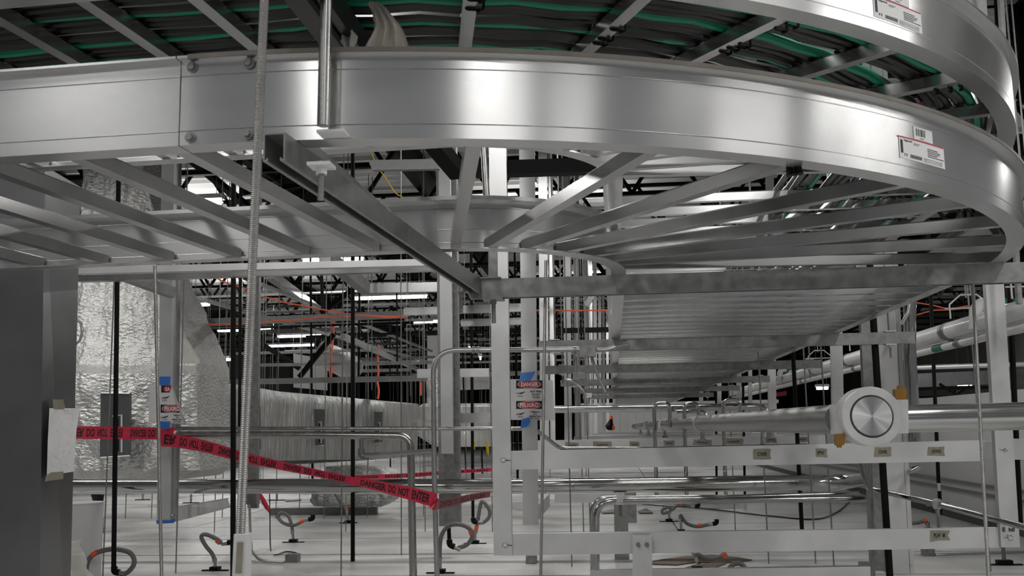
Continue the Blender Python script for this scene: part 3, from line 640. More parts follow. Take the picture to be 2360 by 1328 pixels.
beamobj(((1062, 953), (1130, 952), (1130, 974), (1062, 975)), 8.3, .05, 'short pale rung between the dark column and the central post', m='alu2')
beamobj(((886, 969), (1010, 968), (1010, 973), (886, 975)), 14, .05, 'thin bright rail at the end of the far foil duct', m='alu2')
beamobj(((600, 838), (1012, 832), (1012, 839), (600, 845)), 15.5, .05, 'thin far beam above the foil duct', m='rung')
beamobj(((848, 369), (1012, 366), (1012, 389), (858, 392)), 6.6, .05, 'short grey strut seen between the trays', m='galv')
beamobj(((1276, 849), (1420, 847), (1420, 857), (1276, 859)), 10.6, .05, 'grey rung behind the small junction box', m='rung')
beamobj(((1330, 878), (1430, 877), (1430, 886), (1330, 887)), 11.6, .05, 'second grey rung behind the small junction box', m='rung')
beamobj(((1348, 903), (1440, 902), (1440, 908), (1348, 909)), 12.6, .05, 'third grey rung behind the small junction box', m='rung')
beamobj(((1360, 1316), (2006, 1306), (2006, 1345), (1360, 1352)), 5.95, .06, 'grey bottom channel at the lower frame edge', m='alu')
post(((2336, 520), (2346, 520), (2357, 700), (2347, 700)), 5.2, .03, 'thin grey angle at the far right edge of the frame', m='galv')
# =====================================================================  PIPES
def pipe(pts, rpx, label, m='inox', name='steel_pipe', fr=None, Yref=None, n=16, cat='pipe', group=None):
    """pts (px, py, Y); radius given in px at the first point's depth"""
    w = [P(*p) for p in pts]; r = mpx(rpx, Yref or pts[0][2])
    if fr: w = fillet(w, fr, 7)
    return sthing(name, m, MB().tube(w, r, n), label, cat, group)
pipe([(140, 1121, 7.9), (1180, 1121.5, 7.9), (1935, 1112, 7.9), (1990, 1105, 9.6)], 17.2, 'thick mirror-polished pipe running the whole width at knee height', 'inox', fr=.22, n=24)
pipe([(405, 988, 7.15), (1232, 988.5, 7.2), (1290, 1034, 7.3), (1500, 1035, 7.3)], 4.6, 'slender grey pipe level with the red tape, dipping behind the upper beam', 'inox2', fr=.05)
t = thing('steel_pipe', 'stainless pipe running right then elbowing straight down beside the conduit', 'pipe', P(950, 1328, 7.1))
part(t, 'pipe_run', 'inox2', MB().tube(fillet([P(403, 1003, 7.1), P(700, 1003, 7.1), P(946, 1005, 7.1), P(953, 1360, 7.1)], [.05, .10], 8), mpx(8.8, 7.1), 18))
part(t, 'end_cap', 'castw', MB().cyl(P(403, 1003, 7.1), P(408, 1003, 7.1), mpx(10.5, 7.1), 18))
for x in (435, 834): part(t, 'support', 'inox2', MB().cyl(P(x, 994, 7.12), P(x, 1012, 7.12), mpx(3.2, 7.1), 10))
t = thing('pipe_drop', 'short vertical drop with a dark elbow feeding a grey sloping tube', 'pipe', P(833, 1055, 7.05))
part(t, 'drop', 'inox2', MB().cyl(P(833, 1000, 7.1), P(833, 1040, 7.1), mpx(5, 7.1), 12))
part(t, 'elbow', 'darkstrut', MB().tube(fillet([P(833, 1034, 7.1), P(833, 1052, 7.1), P(850, 1052, 7.1)], .02), mpx(7.5, 7.1), 12))
part(t, 'tube', 'emt', MB().tube([P(843, 1050, 7.08), P(1000, 1039, 6.9)], mpx(5.2, 7.1), 12))
pipe([(1374, 1360, 6.9), (1374, 1156, 6.9), (1700, 1153, 6.9), (2000, 1148, 6.9)], 7.5, 'front polished tube rising, bending and running right over the lower beam', 'inox', fr=.12)
pipe([(1366, 1360, 7.2), (1362, 1148, 7.2), (1700, 1145, 7.2), (1980, 1137, 7.2)], 4.5, 'back thin polished tube bending alongside the front one', 'inox', fr=.12)
t = thing('pipe_clamp', 'ribbed pipe clamp on the bent polished tubes', 'clamp', P(1429, 1200, 6.8))
part(t, 'band', 'castw', MB().slab([P(a, b, 6.84) for a, b in ((1421, 1141), (1436, 1141), (1436, 1164), (1421, 1164))], (0, .012, 0)).slab([P(a, b, 6.83) for a, b in ((1424, 1147), (1433, 1147), (1433, 1158), (1424, 1158))], (0, .012, 0)))
part(t, 'stem', 'darkstrut', MB().cyl(P(1429, 1160, 6.86), P(1430, 1190, 6.86), .012, 8))
for i, (xl, xr, yt, lab) in enumerate(((1508, 1544, 926, 'left'), (1577, 1610, 926, 'middle'), (1667, 1706, 918, 'right'))):
    pipe([(xl+6, 1156, 8.4), (xl, 960, 8.4), (xl, yt+4, 8.4), (xr, yt+3, 8.4), (xr, 985, 8.4)], 4.3, 'polished pipe loop shaped like an upturned U, %s of the three' % lab, 'inox', name='pipe_loop', fr=[.01, .055, .055], group='upturned pipe loops over the taped beam')
pipe([(1276, 944, 9.2), (1500, 941, 9.2), (1768, 937, 9.2), (1776, 1010, 9.2)], 8.2, 'polished header pipe behind the loops, elbowing down at its right end', 'inox', fr=.12)
pipe([(1560, 949, 8.9), (1625, 948, 8.9), (1634, 985, 8.9)], 4.6, 'short elbowed tube between the pipe loops', 'inox', fr=.06)
# large pipe with the valve
t = thing('steel_pipe', 'thick satin pipe receding from the big valve with white clamp rings', 'pipe', P(1700, 1000, 5))
part(t, 'pipe_run', 'inox3', MB().tube([P(1935, 966, 4.06), P(1780, 970.5, 5.2), P(1625, 975.5, 7.45), P(1540, 979, 10), P(1480, 982, 16), P(1462, 983.5, 21)], mpx(33.5, 4.0), 26))
for x, y, Y in ((1618, 976, 7.6), (1532, 979.5, 10.4), (1494, 981.5, 13.6), (1476, 982.5, 17)):
    c = P(x, y, Y); d = (P(1480, 982, 16)-P(1625, 975.5, 7.45)).normalized(); part(t, 'clamp_ring', 'castw', MB().cyl(c-d*.02, c+d*.02, .066, 24))
    part(t, 'stand', 'inox2', MB().cyl((c.x, c.y, c.z-.06), (c.x, c.y, .883), .016, 10).cyl((c.x, c.y, .883), (c.x, c.y, .905), .028, 6))
part(t, 'stand', 'inox2', MB().cyl(P(1757, 995, 5.56), P(1757, 1024, 5.56), .009, 10).cyl(P(1757, 1022, 5.56), P(1757, 1027, 5.56), .014, 6))
pipe([(2075, 966, 4.10), (2225, 962.5, 4.12), (2440, 957, 4.14)], 30.5, 'thick shiny pipe leaving the big valve out of frame to the right', 'inox', n=28)
t = thing('valve', 'large round-faced metal valve joining the two thick pipes', 'valve', P(2010, 1030, 3.95))
def cylpx(cx, cy, rpx, Y0, Y1, n=48):
    c = P(cx, cy, Y0); r = mpx(rpx, Y0); return MB().cyl(c, (c.x, Y1, c.z), r, n)
for q in (((1922, 932), (1965, 929), (1965, 1000), (1926, 1001)), ((2040, 922), (2093, 921), (2094, 999), (2040, 1000))): part(t, 'body_half', 'castw', MB().slab([P(a, b, 3.97) for a, b in q], (0, .09, 0)))
mb = MB()   # flange ring, stepped
def ring(mb, cx, cy, r0, r1, Y0, Y1, n=48):
    c = P(cx, cy, Y0); a, b = mpx(r0, Y0), mpx(r1, Y0); vs = []
    for k in range(n):
        an = 2*math.pi*k/n; ca, sa = math.cos(an), math.sin(an)
        vs += [(c.x+ca*b, Y0+.004, c.z+sa*b), (c.x+ca*(b-.004), Y0, c.z+sa*(b-.004)), (c.x+ca*(a+.002), Y0, c.z+sa*(a+.002)), (c.x+ca*a, Y0+.003, c.z+sa*a), (c.x+ca*a, Y1, c.z+sa*a), (c.x+ca*b, Y1, c.z+sa*b)]
    fs = []
    for k in range(n):
        o, p = 6*k, 6*((k+1) % n)
        for j in range(6): fs.append((o+j, o+(j+1) % 6, p+(j+1) % 6, p+j))
    return mb.add(vs, fs, False)
part(t, 'flange', 'castw', ring(MB(), 2009.5, 960, 47, 66, 3.90, 4.02))
part(t, 'seal_ring', 'darkstrut', ring(MB(), 2010, 959.5, 43, 47.2, 3.906, 4.0), 'dark inner ring')
o = part(t, 'dial_face', 'dial', cylpx(2010, 959.5, 43.2, 3.899, 3.98, 64), 'turned steel face with radial shine')
# the tangent of the turned finish runs round the face centre: give that part its own origin
c0 = Vector((P(2010, 959.5, 3.9).x, 3.9, P(2010, 959.5, 3.9).z)); off = c0-Vector(t['_o']); o.data.transform(Matrix.Translation(-off)); o.location = off
part(t, 'stop_tab', 'castw', MB().slab([P(a, b, 3.93) for a, b in ((2042, 908), (2060, 917), (2052, 931), (2038, 922))], (0, .05, 0)).slab([P(a, b, 3.93) for a, b in ((1966, 908), (1978, 906), (1973, 922), (1964, 918))], (0, .05, 0)))
part(t, 'brass_nut', 'brass', MB().slab([P(a, b, 3.97) for a, b in ((2064, 897), (2090, 895), (2090, 920), (2064, 921))], (0, .045, 0)).slab([P(a, b, 3.985) for a, b in ((2070, 889), (2081, 889), (2081, 898), (2070, 898))], (0, .02, 0)), 'brown brass nut on top')
part(t, 'brass_nut', 'brass', MB().slab([P(a, b, 3.96) for a, b in ((1927, 1001), (1948, 1001), (1946, 1026), (1928, 1027))], (0, .04, 0)).slab([P(a, b, 3.97) for a, b in ((1930, 1026), (1941, 1026), (1940, 1032), (1931, 1032))], (0, .02, 0)), 'brown brass nut below')
# thin tube slanting down to the right
t = thing('steel_pipe', 'thin dark-shining tube slanting down to the right edge, held by a ring stand', 'pipe', P(2164, 1225, 5.95))
part(t, 'pipe_run', 'inox', MB().tube(fillet([P(1980, 1058, 6.5), P(2001, 1125, 6.4), P(2164, 1163, 5.9), P(2420, 1231, 5.2)], [.02, .01]), mpx(6.3, 6.1), 14))
c = P(2160, 1162, 5.9); d = Vector((.6, -.8, 0)).normalized()
part(t, 'clamp_ring', 'castw', MB().cyl(c-d*.012, c+d*.012, .030, 20)); part(t, 'clamp_ears', 'darkstrut', MB().box((c.x-.06, c.y-.01, c.z-.012), (c.x+.06, c.y+.012, c.z+.008)))
part(t, 'stand', 'inox2', MB().cyl((c.x, c.y, c.z-.03), (c.x, c.y, c.z-.17), .012, 10))
pipe([(2098, 600, 6.5), (2096, 800, 6.5), (2108, 1030, 6.5)], 14, 'tall polished riser pipe right of the clad column', 'inox', n=20)
pipe([(2098, 695, 6.3), (2094, 720, 6.3), (2078, 748, 6.3)], 4.2, 'short curved grey hose beside the tall polished riser', 'emt')
pipe([(2119, 1078, 6.3), (2106, 1082, 6.3), (2098, 1086, 6.6)], 6, 'stub of polished elbow right of the clad column', 'inox')
# conduit that arches up and over to the junction boxes
t = thing('conduit', 'grey conduit rising from below, arching over to a junction box', 'conduit', P(1006, 1328, 6.0))
part(t, 'pipe_run', 'emt', MB().tube(fillet([P(1008, 1360, 6.0), P(1001, 1100, 6.0), P(998, 808, 6.0), P(1110, 807, 6.0), P(1338, 806, 6.0)], [.01, .26, .01], 12), mpx(6.0, 6.0), 14))
for x in (1088, 1098, 1322): part(t, 'coupling', 'galv', MB().cyl(P(x, 807, 6.0), P(x+7, 807, 6.0), mpx(8.5, 6), 12))
t = thing('junction_box', 'square galvanised junction box on the arched conduit', 'box', P(1354, 822, 5.95))
part(t, 'body', 'galv', MB().slab([P(a, b, 5.93) for a, b in ((1335, 797), (1373, 795), (1373, 821), (1335, 822))], (0, .10, 0)))
part(t, 'conduit_stub', 'emt', MB().tube(smooth_path([P(1373, 807, 6.0), P(1400, 806, 6.0), P(1422, 799, 6.0), P(1452, 792, 6.0)], 5), mpx(5, 6), 10))
t = thing('junction_box', 'small grey box below the square junction box, with bent arms', 'box', P(1336, 874, 6.1))
part(t, 'body', 'galv', MB().slab([P(a, b, 6.08) for a, b in ((1320, 858), (1350, 857), (1350, 873), (1320, 873))], (0, .08, 0)))
part(t, 'conduit_stub', 'emt', MB().cyl(P(1327, 824, 6.1), P(1327, 858, 6.1), mpx(3.4, 6), 10))
part(t, 'arm', 'emt', MB().tube(smooth_path([P(1306, 876, 6.1), P(1320, 880, 6.1), P(1340, 896, 6.1), P(1350, 914, 6.1)], 5), mpx(3.2, 6), 8))
part(t, 'arm', 'emt', MB().tube([P(1363, 823, 6.0), P(1378, 868, 6.0), P(1395, 905, 6.0)], mpx(3.6, 6), 8))
part(t, 'connector', 'castw', MB().slab([P(a, b, 6.1) for a, b in ((1350, 906), (1364, 906), (1364, 916), (1350, 917))], (0, .04, 0)))
# black drop pipes
def drop(x0, y0, x1, y1, w, label, group=None, m='black', Y=None):
    Y = Y or .0334*FPX/w; a, b = P(x0, y0, Y), P(x1, y1, Y)
    if y0 <= 900: a = b+(a-b)*((4.16-b.z)/(a.z-b.z))
    return sthing('black_pipe', m, MB().cyl(a, b, mpx(w, Y)/2, 12), label, 'pipe', group)
drop(538, 590, 537, 1350, 12.6, 'thickest black sprinkler pipe, just left of the nearest threaded rod')
drop(554, 600, 552, 1000, 8, 'thinner black pipe close behind the thickest one')
t = drop(274, 330, 262, 1312, 11.6, 'black sprinkler pipe crossing the foil duct at left')
drop(813, 590, 813, 1350, 9.8, 'black sprinkler pipe crossing the red tape near its middle')
drop(829, 600, 825, 1002, 5.2, 'thin black pipe just right of the middle black pipe')
drop(738, 560, 744, 712, 8, 'black pipe upper stub between the orange cords')
drop(716, 640, 721, 1193, 5.4, 'slim black pipe ending in a hose behind the tape')
drop(1025, 1000, 1036, 1254, 9.0, 'black pipe in front of the dark column feeding a looped hose')
drop(1086, 620, 1090, 1202, 7.2, 'black pipe left of the central post feeding a looped hose')
drop(1186, 560, 1193, 1110, 5.4, 'slim black pipe just right of the central post')
drop(914, 640, 917, 1000, 4.4, 'slim far black pipe left of the conduit bend')
drop(898, 700, 900, 1140, 3.4, 'thinnest far black pipe beside the far duct end')
drop(1068, 880, 1074, 1090, 4.0, 'far black pipe between dark column and central post')
drop(1106, 920, 1112, 1092, 4.0, 'far black pipe next to the yellow straps')
drop(1826, 780, 1853, 1318, 9.2, 'black pipe right of the straight tray, left of the big valve')
drop(1712, 860, 1718, 1226, 5.6, 'slim black pipe between the two long beams')
drop(1650, 880, 1652, 1203, 5.2, 'slim black pipe ending in a hose between the two long beams')
drop(2004, 600, 2052, 1350, 15.2, 'stout black pipe in front of the clad column', Y=6.15)
drop(2152, 850, 2163, 1114, 8.2, 'black pipe standing by the low partition wall, upper length')
drop(2165, 1132, 2167, 1186, 8.2, 'black pipe short length below the pale joint by the wall')
sthing('pipe_joint', 'castw', MB().cyl(P(2164, 1114, 9.4), P(2165, 1132, 9.4), .013, 10), 'pale joint between two black pipe lengths by the wall', 'pipe')
drop(2322, 560, 2351, 1215, 12.2, 'black pipe just behind the right-hand post')
drop(240, 380, 238, 580, 4.4, 'slim black pipe seen between the trays at far left')
# long black steel member seen between the trays
sthing('steel_beam', 'blacksteel', MB().bar(P(1096, 392, 5.6), P(1900, 366, 5.6), .09, .082), 'thick black beam seen between the two trays', 'beam')
sthing('steel_beam', 'black', MB().bar(P(1232, 658, 9.6), P(1408, 655, 9.6), .06, .062), 'short black bar between the narrow posts, upper one', 'beam')
sthing('steel_beam', 'black', MB().bar(P(1276, 763, 11), P(1410, 760, 11), .05, .055), 'short black bar between the narrow posts, lower one', 'beam')
sthing('steel_beam', 'blacksteel', MB().bar(P(1000, 330, 4.9), P(1058, 400, 5.2), .09, .07), 'black steel end hanging above the floating post', 'beam')
pipe([(1114, 330, 4.6), (1122, 470, 4.6)], 8, 'short shiny riser behind the zip-tied rung', 'inox2')
for i, (a, b, w) in enumerate((((600, 340), (712, 420), .16), ((420, 352), (575, 480), .13), ((560, 445), (700, 425), .05), ((590, 425), (760, 372), .05), ((660, 455), (760, 410), .05))):
    sthing('roof_brace', 'blacksteel', MB().bar(P(*a, 11.5+i*.4), P(*b, 12.2+i*.4), w, .06), ('thick black roof brace behind the bolted joint', 'black roof brace left of the nearest threaded rod', 'thin black roof brace, lowest', 'thin black roof brace, uppermost', 'thin black roof brace, right-hand')[i], 'roof brace')
for i, (a, b) in enumerate((((740, 722), (812, 668)), ((690, 870), (770, 770)), ((600, 790), (690, 850)))):
    sthing('roof_brace', 'blacksteel', MB().bar(P(*a, 14+i), P(*b, 14+i), .07, .07), ('black brace rising to the right over the orange cords', 'black brace sloping above the foil duct', 'black brace sloping down towards the foil duct')[i], 'roof brace')
for i, (a, b, w) in enumerate((((420, 678), (1000, 838), .05), ((600, 655), (995, 810), .045), ((620, 632), (770, 740), .12), ((790, 775), (1000, 868), .07), ((1395, 640), (1350, 705), .07))):
    sthing('cable_conduit', 'emt' if i != 2 else 'rung', MB().bar(P(a[0], a[1], 13), P(b[0], b[1], 24 if i < 4 else 13), w, w), ('grey conduit run receding above the foil duct, lowest', 'grey conduit run receding, higher one', 'broad grey duct strip slanting below the trays', 'grey strip slanting towards the floating post', 'grey brace slanting up left of the straight tray')[i], 'conduit')
# =====================================================================  WHITE PIPES AND RIGHT-HAND SIDE
def ypipe(X, Z, r, y0, y1, label, m='whitepipe'):
    t = thing('insulated_pipe', label, 'pipe', (X, y0, Z)); part(t, 'jacket', m, MB().cyl((X, y0, Z), (X, y1, Z), r, 22)); return t
tA = ypipe(2.21, H+.588, .056, 3.2, 19, 'upper white-jacketed pipe of the bundle at right')
tB = ypipe(2.36, H+.555, .056, 3.2, 19, 'middle white-jacketed pipe of the bundle at right, behind the upper')
tC = ypipe(2.22, H+.497, .024, 3.2, 19, 'lowest and thinnest white-jacketed pipe of the bundle at right')
for t_, X, Z, r, ys in ((tA, 2.21, H+.588, .0575, (4.35, 6.75, 9.6, 11.2, 13.4)), (tB, 2.36, H+.555, .0575, (4.6, 7.0, 9.9, 12.6)), (tC, 2.22, H+.497, .0255, (4.8, 6.6, 9.4, 12))):
    for y in ys:
        part(t_, 'band', 'galv', MB().cyl((X, y, Z), (X, y+.12, Z), r, 22)); part(t_, 'strap', 'darkstrut', MB().cyl((X, y+.05, Z), (X, y+.065, Z), r+.003, 22))
for y in (5.05, 6.95): 
    part(tC, 'pipe_marker', 'greenlabel', MB().cyl((2.22, y, H+.497), (2.22, y+.2, H+.497), .0256, 22), 'dark green marker band')
for i, (y, lab) in enumerate(((4.3, 'nearest, at the frame edge'), (6.6, 'second, beside the polished riser'), (9.35, 'third, just right of a pale post'), (11.3, 'fourth, far back over the tray'), (5.6, 'half hidden by the white elbow'))):
    t = thing('clevis_hanger', 'house-shaped wire pipe hanger, '+lab, 'hanger', (2.28, y, H+.66)); z0 = H+.72
    part(t, 'yoke', 'castw', MB().tube([(2.16, y, z0-.07), (2.16, y, z0+.02), (2.23, y, z0+.08), (2.33, y, z0+.08), (2.40, y, z0+.02), (2.40, y, z0-.07)], .0055, 6).cyl((2.13, y, z0-.005), (2.43, y, z0-.005), .005, 6))
    part(t, 'hanger_rod', 'thread', MB().cyl((2.265, y, z0+.06), (2.265, y, 4.2), .006, 6).cyl((2.295, y, z0+.08), (2.295, y, 4.2), .005, 6))
t = thing('insulated_elbow', 'white jacketed elbow rising behind the right threaded rod', 'pipe', P(2248, 748, 6.2))
part(t, 'jacket', 'whitepipe', MB().tube(fillet([P(2248, 760, 6.2), P(2249, 702, 6.2), P(2290, 700, 6.3)], .07), mpx(14, 6.2), 18))
t = thing('insulated_pipe', 'pipe with a dark green marker running right from the white elbow', 'pipe', P(2300, 715, 6.6))
part(t, 'jacket', 'whitepipe', MB().cyl(P(2270, 702, 6.6), P(2420, 700, 6.6), mpx(13, 6.6), 18)); part(t, 'pipe_marker', 'greenlabel', MB().cyl(P(2272, 702, 6.6), P(2352, 701, 6.6), mpx(13.4, 6.6), 18), 'dark green marker band')
t = thing('insulated_elbow', 'far white elbow pipe over the straight tray end', 'pipe', P(1800, 870, 13))
part(t, 'jacket', 'whitepipe', MB().tube(fillet([P(1797, 885, 13), P(1797, 852, 13), P(1830, 852, 13)], .07), mpx(6, 13), 14)); part(t, 'pipe_marker', 'greenlabel', MB().cyl(P(1812, 852, 13), P(1850, 848, 13), mpx(6.3, 13), 14), 'green marker band')
sthing('board', 'redsign', MB().slab([P(a, b, 14) for a, b in ((1788, 905), (1813, 901), (1813, 912), (1789, 914))], (0, .03, 0)), 'dark red board between far white posts', 'board')
sthing('orange_cord', 'cord', MB().tube(smooth_path([P(2108, 697, 12), P(2150, 704, 12), P(2190, 712, 12), P(2235, 704, 12)], 5), .008, 6), 'reddish cord sagging behind the nearest wire hanger', 'cord')
sthing('orange_cord', 'cord', MB().tube(smooth_path([P(2106, 728, 12), P(2150, 716, 12), P(2190, 714, 12), P(2240, 708, 12)], 5), .008, 6), 'second reddish cord crossing the sagging one', 'cord')
sthing('wall_beam', 'rung', MB().slab([P(a, b, 22) for a, b in ((2100, 862), (2420, 848), (2420, 880), (2100, 893))], (0, .1, 0)), 'grey far wall beam right of the clad column', 'beam')
sthing('wall_pipe', 'alu2', MB().cyl(P(2100, 848, 20), P(2420, 838, 20), .045, 10), 'bright far pipe running above the grey wall beam', 'pipe')
sthing('wall_truss', 'blacksteel', MB().bar(P(2112, 897, 21), P(2300, 893, 21), .06, .06).bar(P(2112, 916, 21), P(2270, 912, 21), .05, .04).bar(P(2165, 885, 21), P(2200, 908, 21), .05, .05).bar(P(2235, 890, 21), P(2205, 908, 21), .05, .05).bar(P(2200, 895, 21), P(2200, 910, 21), .04, .04), 'black far truss beside the bright lamp at right', 'truss')
sthing('wall_panel', 'wall', MB().slab([P(a, b, 25) for a, b in ((2105, 916), (2330, 906), (2330, 975), (2105, 975))], (0, .05, 0)), 'ribbed grey far panel above the thick shiny pipe', 'panel')
# =====================================================================  LEFT SIDE: COLUMN, DUCTS
cl = P(97, 620, 3.62); 
t = thing('duct_column', 'tall dark-grey painted duct filling the left edge of the frame', 'duct', (cl.x, 3.62, 0))
def vline(pxa, pya, pxb, pyb, Y, z0, z1):   # vertical-ish edge through two pixels, cut at two heights
    a, b = P(pxa, pya, Y), P(pxb, pyb, Y); f = lambda z: a+(b-a)*((z-a.z)/(b.z-a.z)); return f(z0), f(z1)
e1b, e1t = vline(103, 400, 92, 1320, 3.62, 0.0, 2.05); 
mb = MB(); dx = Vector((-1.2, .02, 0)); Yb = 3.62+.34
e2b, e2t = vline(184, 500, 163, 1320, Yb, 0.0, 2.05)
mb.hexa([e1t+dx, e1t, e1b, e1b+dx, e2t+dx+Vector((0, 0, 0)), e2t, e2b, e2b+dx])
part(t, 'casing', 'duct', mb)
# paper taped round the corner
def colpt(px, py):   # point on the column's right-hand face through a pixel
    n = (e2b-e1b).cross(e1t-e1b).normalized(); o = Vector((0, 0, H)); d = P(px, py, 1.0)-o; k = (e1b-o).dot(n)/d.dot(n); return o+d*k*.975
t = thing('paper_drawing', 'white paper drawing taped to the dark-grey duct at left', 'paper', colpt(140, 1096))
q = [(114, 941), (150, 941), (184.5, 941.5), (181, 958), (176, 990), (172, 1040), (170, 1087), (140, 1092), (108, 1096), (110, 1020)]
part(t, 'sheet', 'ptape', MB().poly([colpt(*p) for p in q], (.0008, .0008, 0)))
mb = MB(); rr = random.Random(5)
def cp(x, y): return colpt(x, y)+Vector((.0016, -.0016, 0))
for k in range(34):
    x, y = rr.uniform(118, 160), rr.uniform(955, 1078); s = rr.uniform(4, 13); sg = rr.choice((-1, 1))
    mb.tube([cp(x, y), cp(x+s*.8, y+sg*s)], .00022, 3)
part(t, 'drawn_lines', 'greyink', mb)
mb = MB()
for y in (945, 949, 953, 957, 962, 967): mb.tube([cp(164, y), cp(176, y+.3)], .0002, 3)
for a, b in (((146, 944), (148, 951)), ((150, 944), (148, 951)), ((152, 946), (158, 946)), ((152, 949), (158, 949)), ((148, 953), (164, 953.5))): mb.tube([cp(*a), cp(*b)], .0004, 3)
part(t, 'title_print', 'ink', mb)
for q in (((120.5, 921), (145, 921), (149, 939), (147, 943), (123, 943)), ((117, 1089), (145, 1087), (145, 1104), (103, 1110), (105, 1097))):
    part(t, 'masking_tape', 'mask', MB().poly([colpt(*p)+Vector((.002, -.002, 0)) for p in q], (.0006, .0006, 0)), 'yellowish tape holding the sheet')
# foil-wrapped ductwork
def foil_body(rows, nx, dep, amp, freq, seed, Yf, backc=None):
    """rows: (py, px_left, px_right, Y); displaced front, plain back"""
    vs = []; fs = []; ny = len(rows)
    dense = []
    for i in range(ny-1):
        n = max(1, int((rows[i+1][0]-rows[i][0])/7))
        for k in range(n):
            f = k/n; dense.append(tuple(rows[i][j]*(1-f)+rows[i+1][j]*f for j in range(4)))
    dense.append(rows[-1]); ny = len(dense)
    for (py, xl, xr, Y) in dense:
        for i in range(nx+1):
            u = i/nx; px = xl+(xr-xl)*u; Yy = Y(px) if callable(Y) else Y
            p = P(px, py, Yy); e = math.sin(math.pi*u)**.4
            d = amp*(_ns.noise(Vector((p.x*freq+seed, p.z*freq*.6, seed)))+.6*_ns.noise(Vector((p.x*freq*2.7, p.z*freq*1.2+seed, 3)))+.35*_ns.noise(Vector((p.x*freq*7, p.z*freq*3+seed, 9))))
            vs.append(p+Vector((d*.3, d-(0.05*e), 0)))
    W1 = nx+1
    for j in range(ny-1):
        for i in range(nx): fs.append((j*W1+i, j*W1+i+1, (j+1)*W1+i+1, (j+1)*W1+i))
    mb = MB(); mb.add(vs, fs, True)
    o = len(vs); bk = []
    for j in range(ny):
        for i in (0, nx): bk.append(vs[j*W1+i]+Vector((0, dep, 0)))
    k0 = len(mb.v); mb.v += bk; 
    for j in range(ny-1):
        L0, L1 = j*W1, (j+1)*W1; R0, R1 = j*W1+nx, (j+1)*W1+nx; a, b, c, d = k0+2*j, k0+2*j+1, k0+2*j+2, k0+2*j+3
        mb.f += [(L0, L1, c, a), (R1, R0, b, d), (a, c, d, b)]; mb.sm += [False]*3
    top = [(i, i+1) for i in range(nx)]
    mb.f.append(tuple([i for i in range(nx+1)]+[k0+1, k0])); mb.sm.append(False)
    lb = (ny-1)*W1; mb.f.append(tuple([lb+i for i in range(nx, -1, -1)]+[k0+2*(ny-1), k0+2*(ny-1)+1])); mb.sm.append(False)
    return mb
t = thing('foil_wrapped_duct', 'huge crumpled silver-foil-wrapped duct standing behind the left sign post', 'duct', P(300, 1112, 9.2))
rows = [(300, 188, 330, 9.9), (400, 188, 335, 9.9), (480, 186, 346, 9.85), (600, 178, 360, 9.8), (645, 172, 372, 9.7), (700, 172, 398, 9.6), (780, 170, 435, 9.5), (842, 168, 463, 9.4), (850, 167, 462, 9.3), (862, 165, 457, 9.12), (900, 160, 455, 9.1), (1000, 158, 452, 9.1), (1085, 156, 455, 9.1), (1104, 156, 425, 9.16)]
part(t, 'wrap', 'foil', foil_body(rows, 60, .8, .07, 2.2, 3.3, 9))
def access_door(t, q, Y, hx=0, lab=None):
    o = part(t, 'access_door', 'duct', MB().slab([P(a, b, Y) for a, b in q], (0, .04, 0)), lab or 'grey steel access door')
    (x0, y0), (x1, _), _, (_, y1) = q; w = x1-x0; hh = y1-y0
    mb = MB().tube([P(x0+w*.42, y0+hh*.36, Y-.003), P(x0+w*.72, y0+hh*.34, Y-.003), P(x0+w*.72, y0+hh*.92, Y-.003)], .008, 5).tube([P(x0+w*.02, y0, Y-.003), P(x1, y0+1, Y-.003)], .006, 5).tube([P(x0, y1, Y-.003), P(x1, y1-hh*.03, Y-.003)], .006, 5)
    part(o, 'door_trim', 'castw', mb).parent = o
    part(o, 'window_slot', 'black', MB().slab([P(a, b, Y-.002) for a, b in ((x0+w*.50, y0+hh*.40), (x0+w*.62, y0+hh*.40), (x0+w*.62, y0+hh*.9), (x0+w*.50, y0+hh*.9))], (0, .01, 0))).parent = o
access_door(t, ((232, 906), (299, 907), (297, 1050), (230, 1055)), 8.92)
pipe([(176, 735, 9.0), (186, 745, 9.0), (190, 765, 9.0), (184, 785, 9.0), (172, 796, 9.0)], 3.4, 'grey hose looping out beside the foil-wrapped duct', 'emt', name='hose_loop', n=10, cat='hose')
sthing('plastic_sheet', 'plast', foil_body([(615, 300, 352, 8.7), (660, 330, 384, 8.7), (700, 345, 398, 8.65), (760, 372, 425, 8.6), (838, 395, 461, 8.5)], 10, .02, .05, 4, 8.2, 8), 'grey-green translucent sheet draped down the right side of the foil duct', 'sheet')
t = thing('foil_wrapped_duct', 'long foil-wrapped duct receding to the right with small grey doors', 'duct', P(680, 1080, 11))
def yb(px): return 9.7+(px-455)/430*3.4
mb = MB(); vs = []; nx, ny = 70, 18
for j in range(ny+1):
    for i in range(nx+1):
        u, v = i/nx, j/ny; px = 455+430*u; yt = 879+50*u-3*math.sin(u*9); ybm = 1078-20*u; py = yt+(ybm-yt)*v; Y = yb(px); rnd = .10*(1-min(1, v*7))**2
        p = P(px, py, Y); d = .045*(_ns.noise(Vector((u*9, v*1.2, 1)))+.6*_ns.noise(Vector((u*34, v*2, 4)))+.4*_ns.noise(Vector((u*60, v*16, 7)))); vs.append(p+Vector((0, d+rnd, 0)))
fs = [(j*(nx+1)+i, j*(nx+1)+i+1, (j+1)*(nx+1)+i+1, (j+1)*(nx+1)+i) for j in range(ny) for i in range(nx)]
mb.add(vs, fs, True)
bk = [vs[0]+Vector((-.2, 1.2, 0)), vs[nx]+Vector((.25, 1.0, 0)), vs[-1]+Vector((.25, 1.0, 0)), vs[ny*(nx+1)]+Vector((-.2, 1.2, 0))]
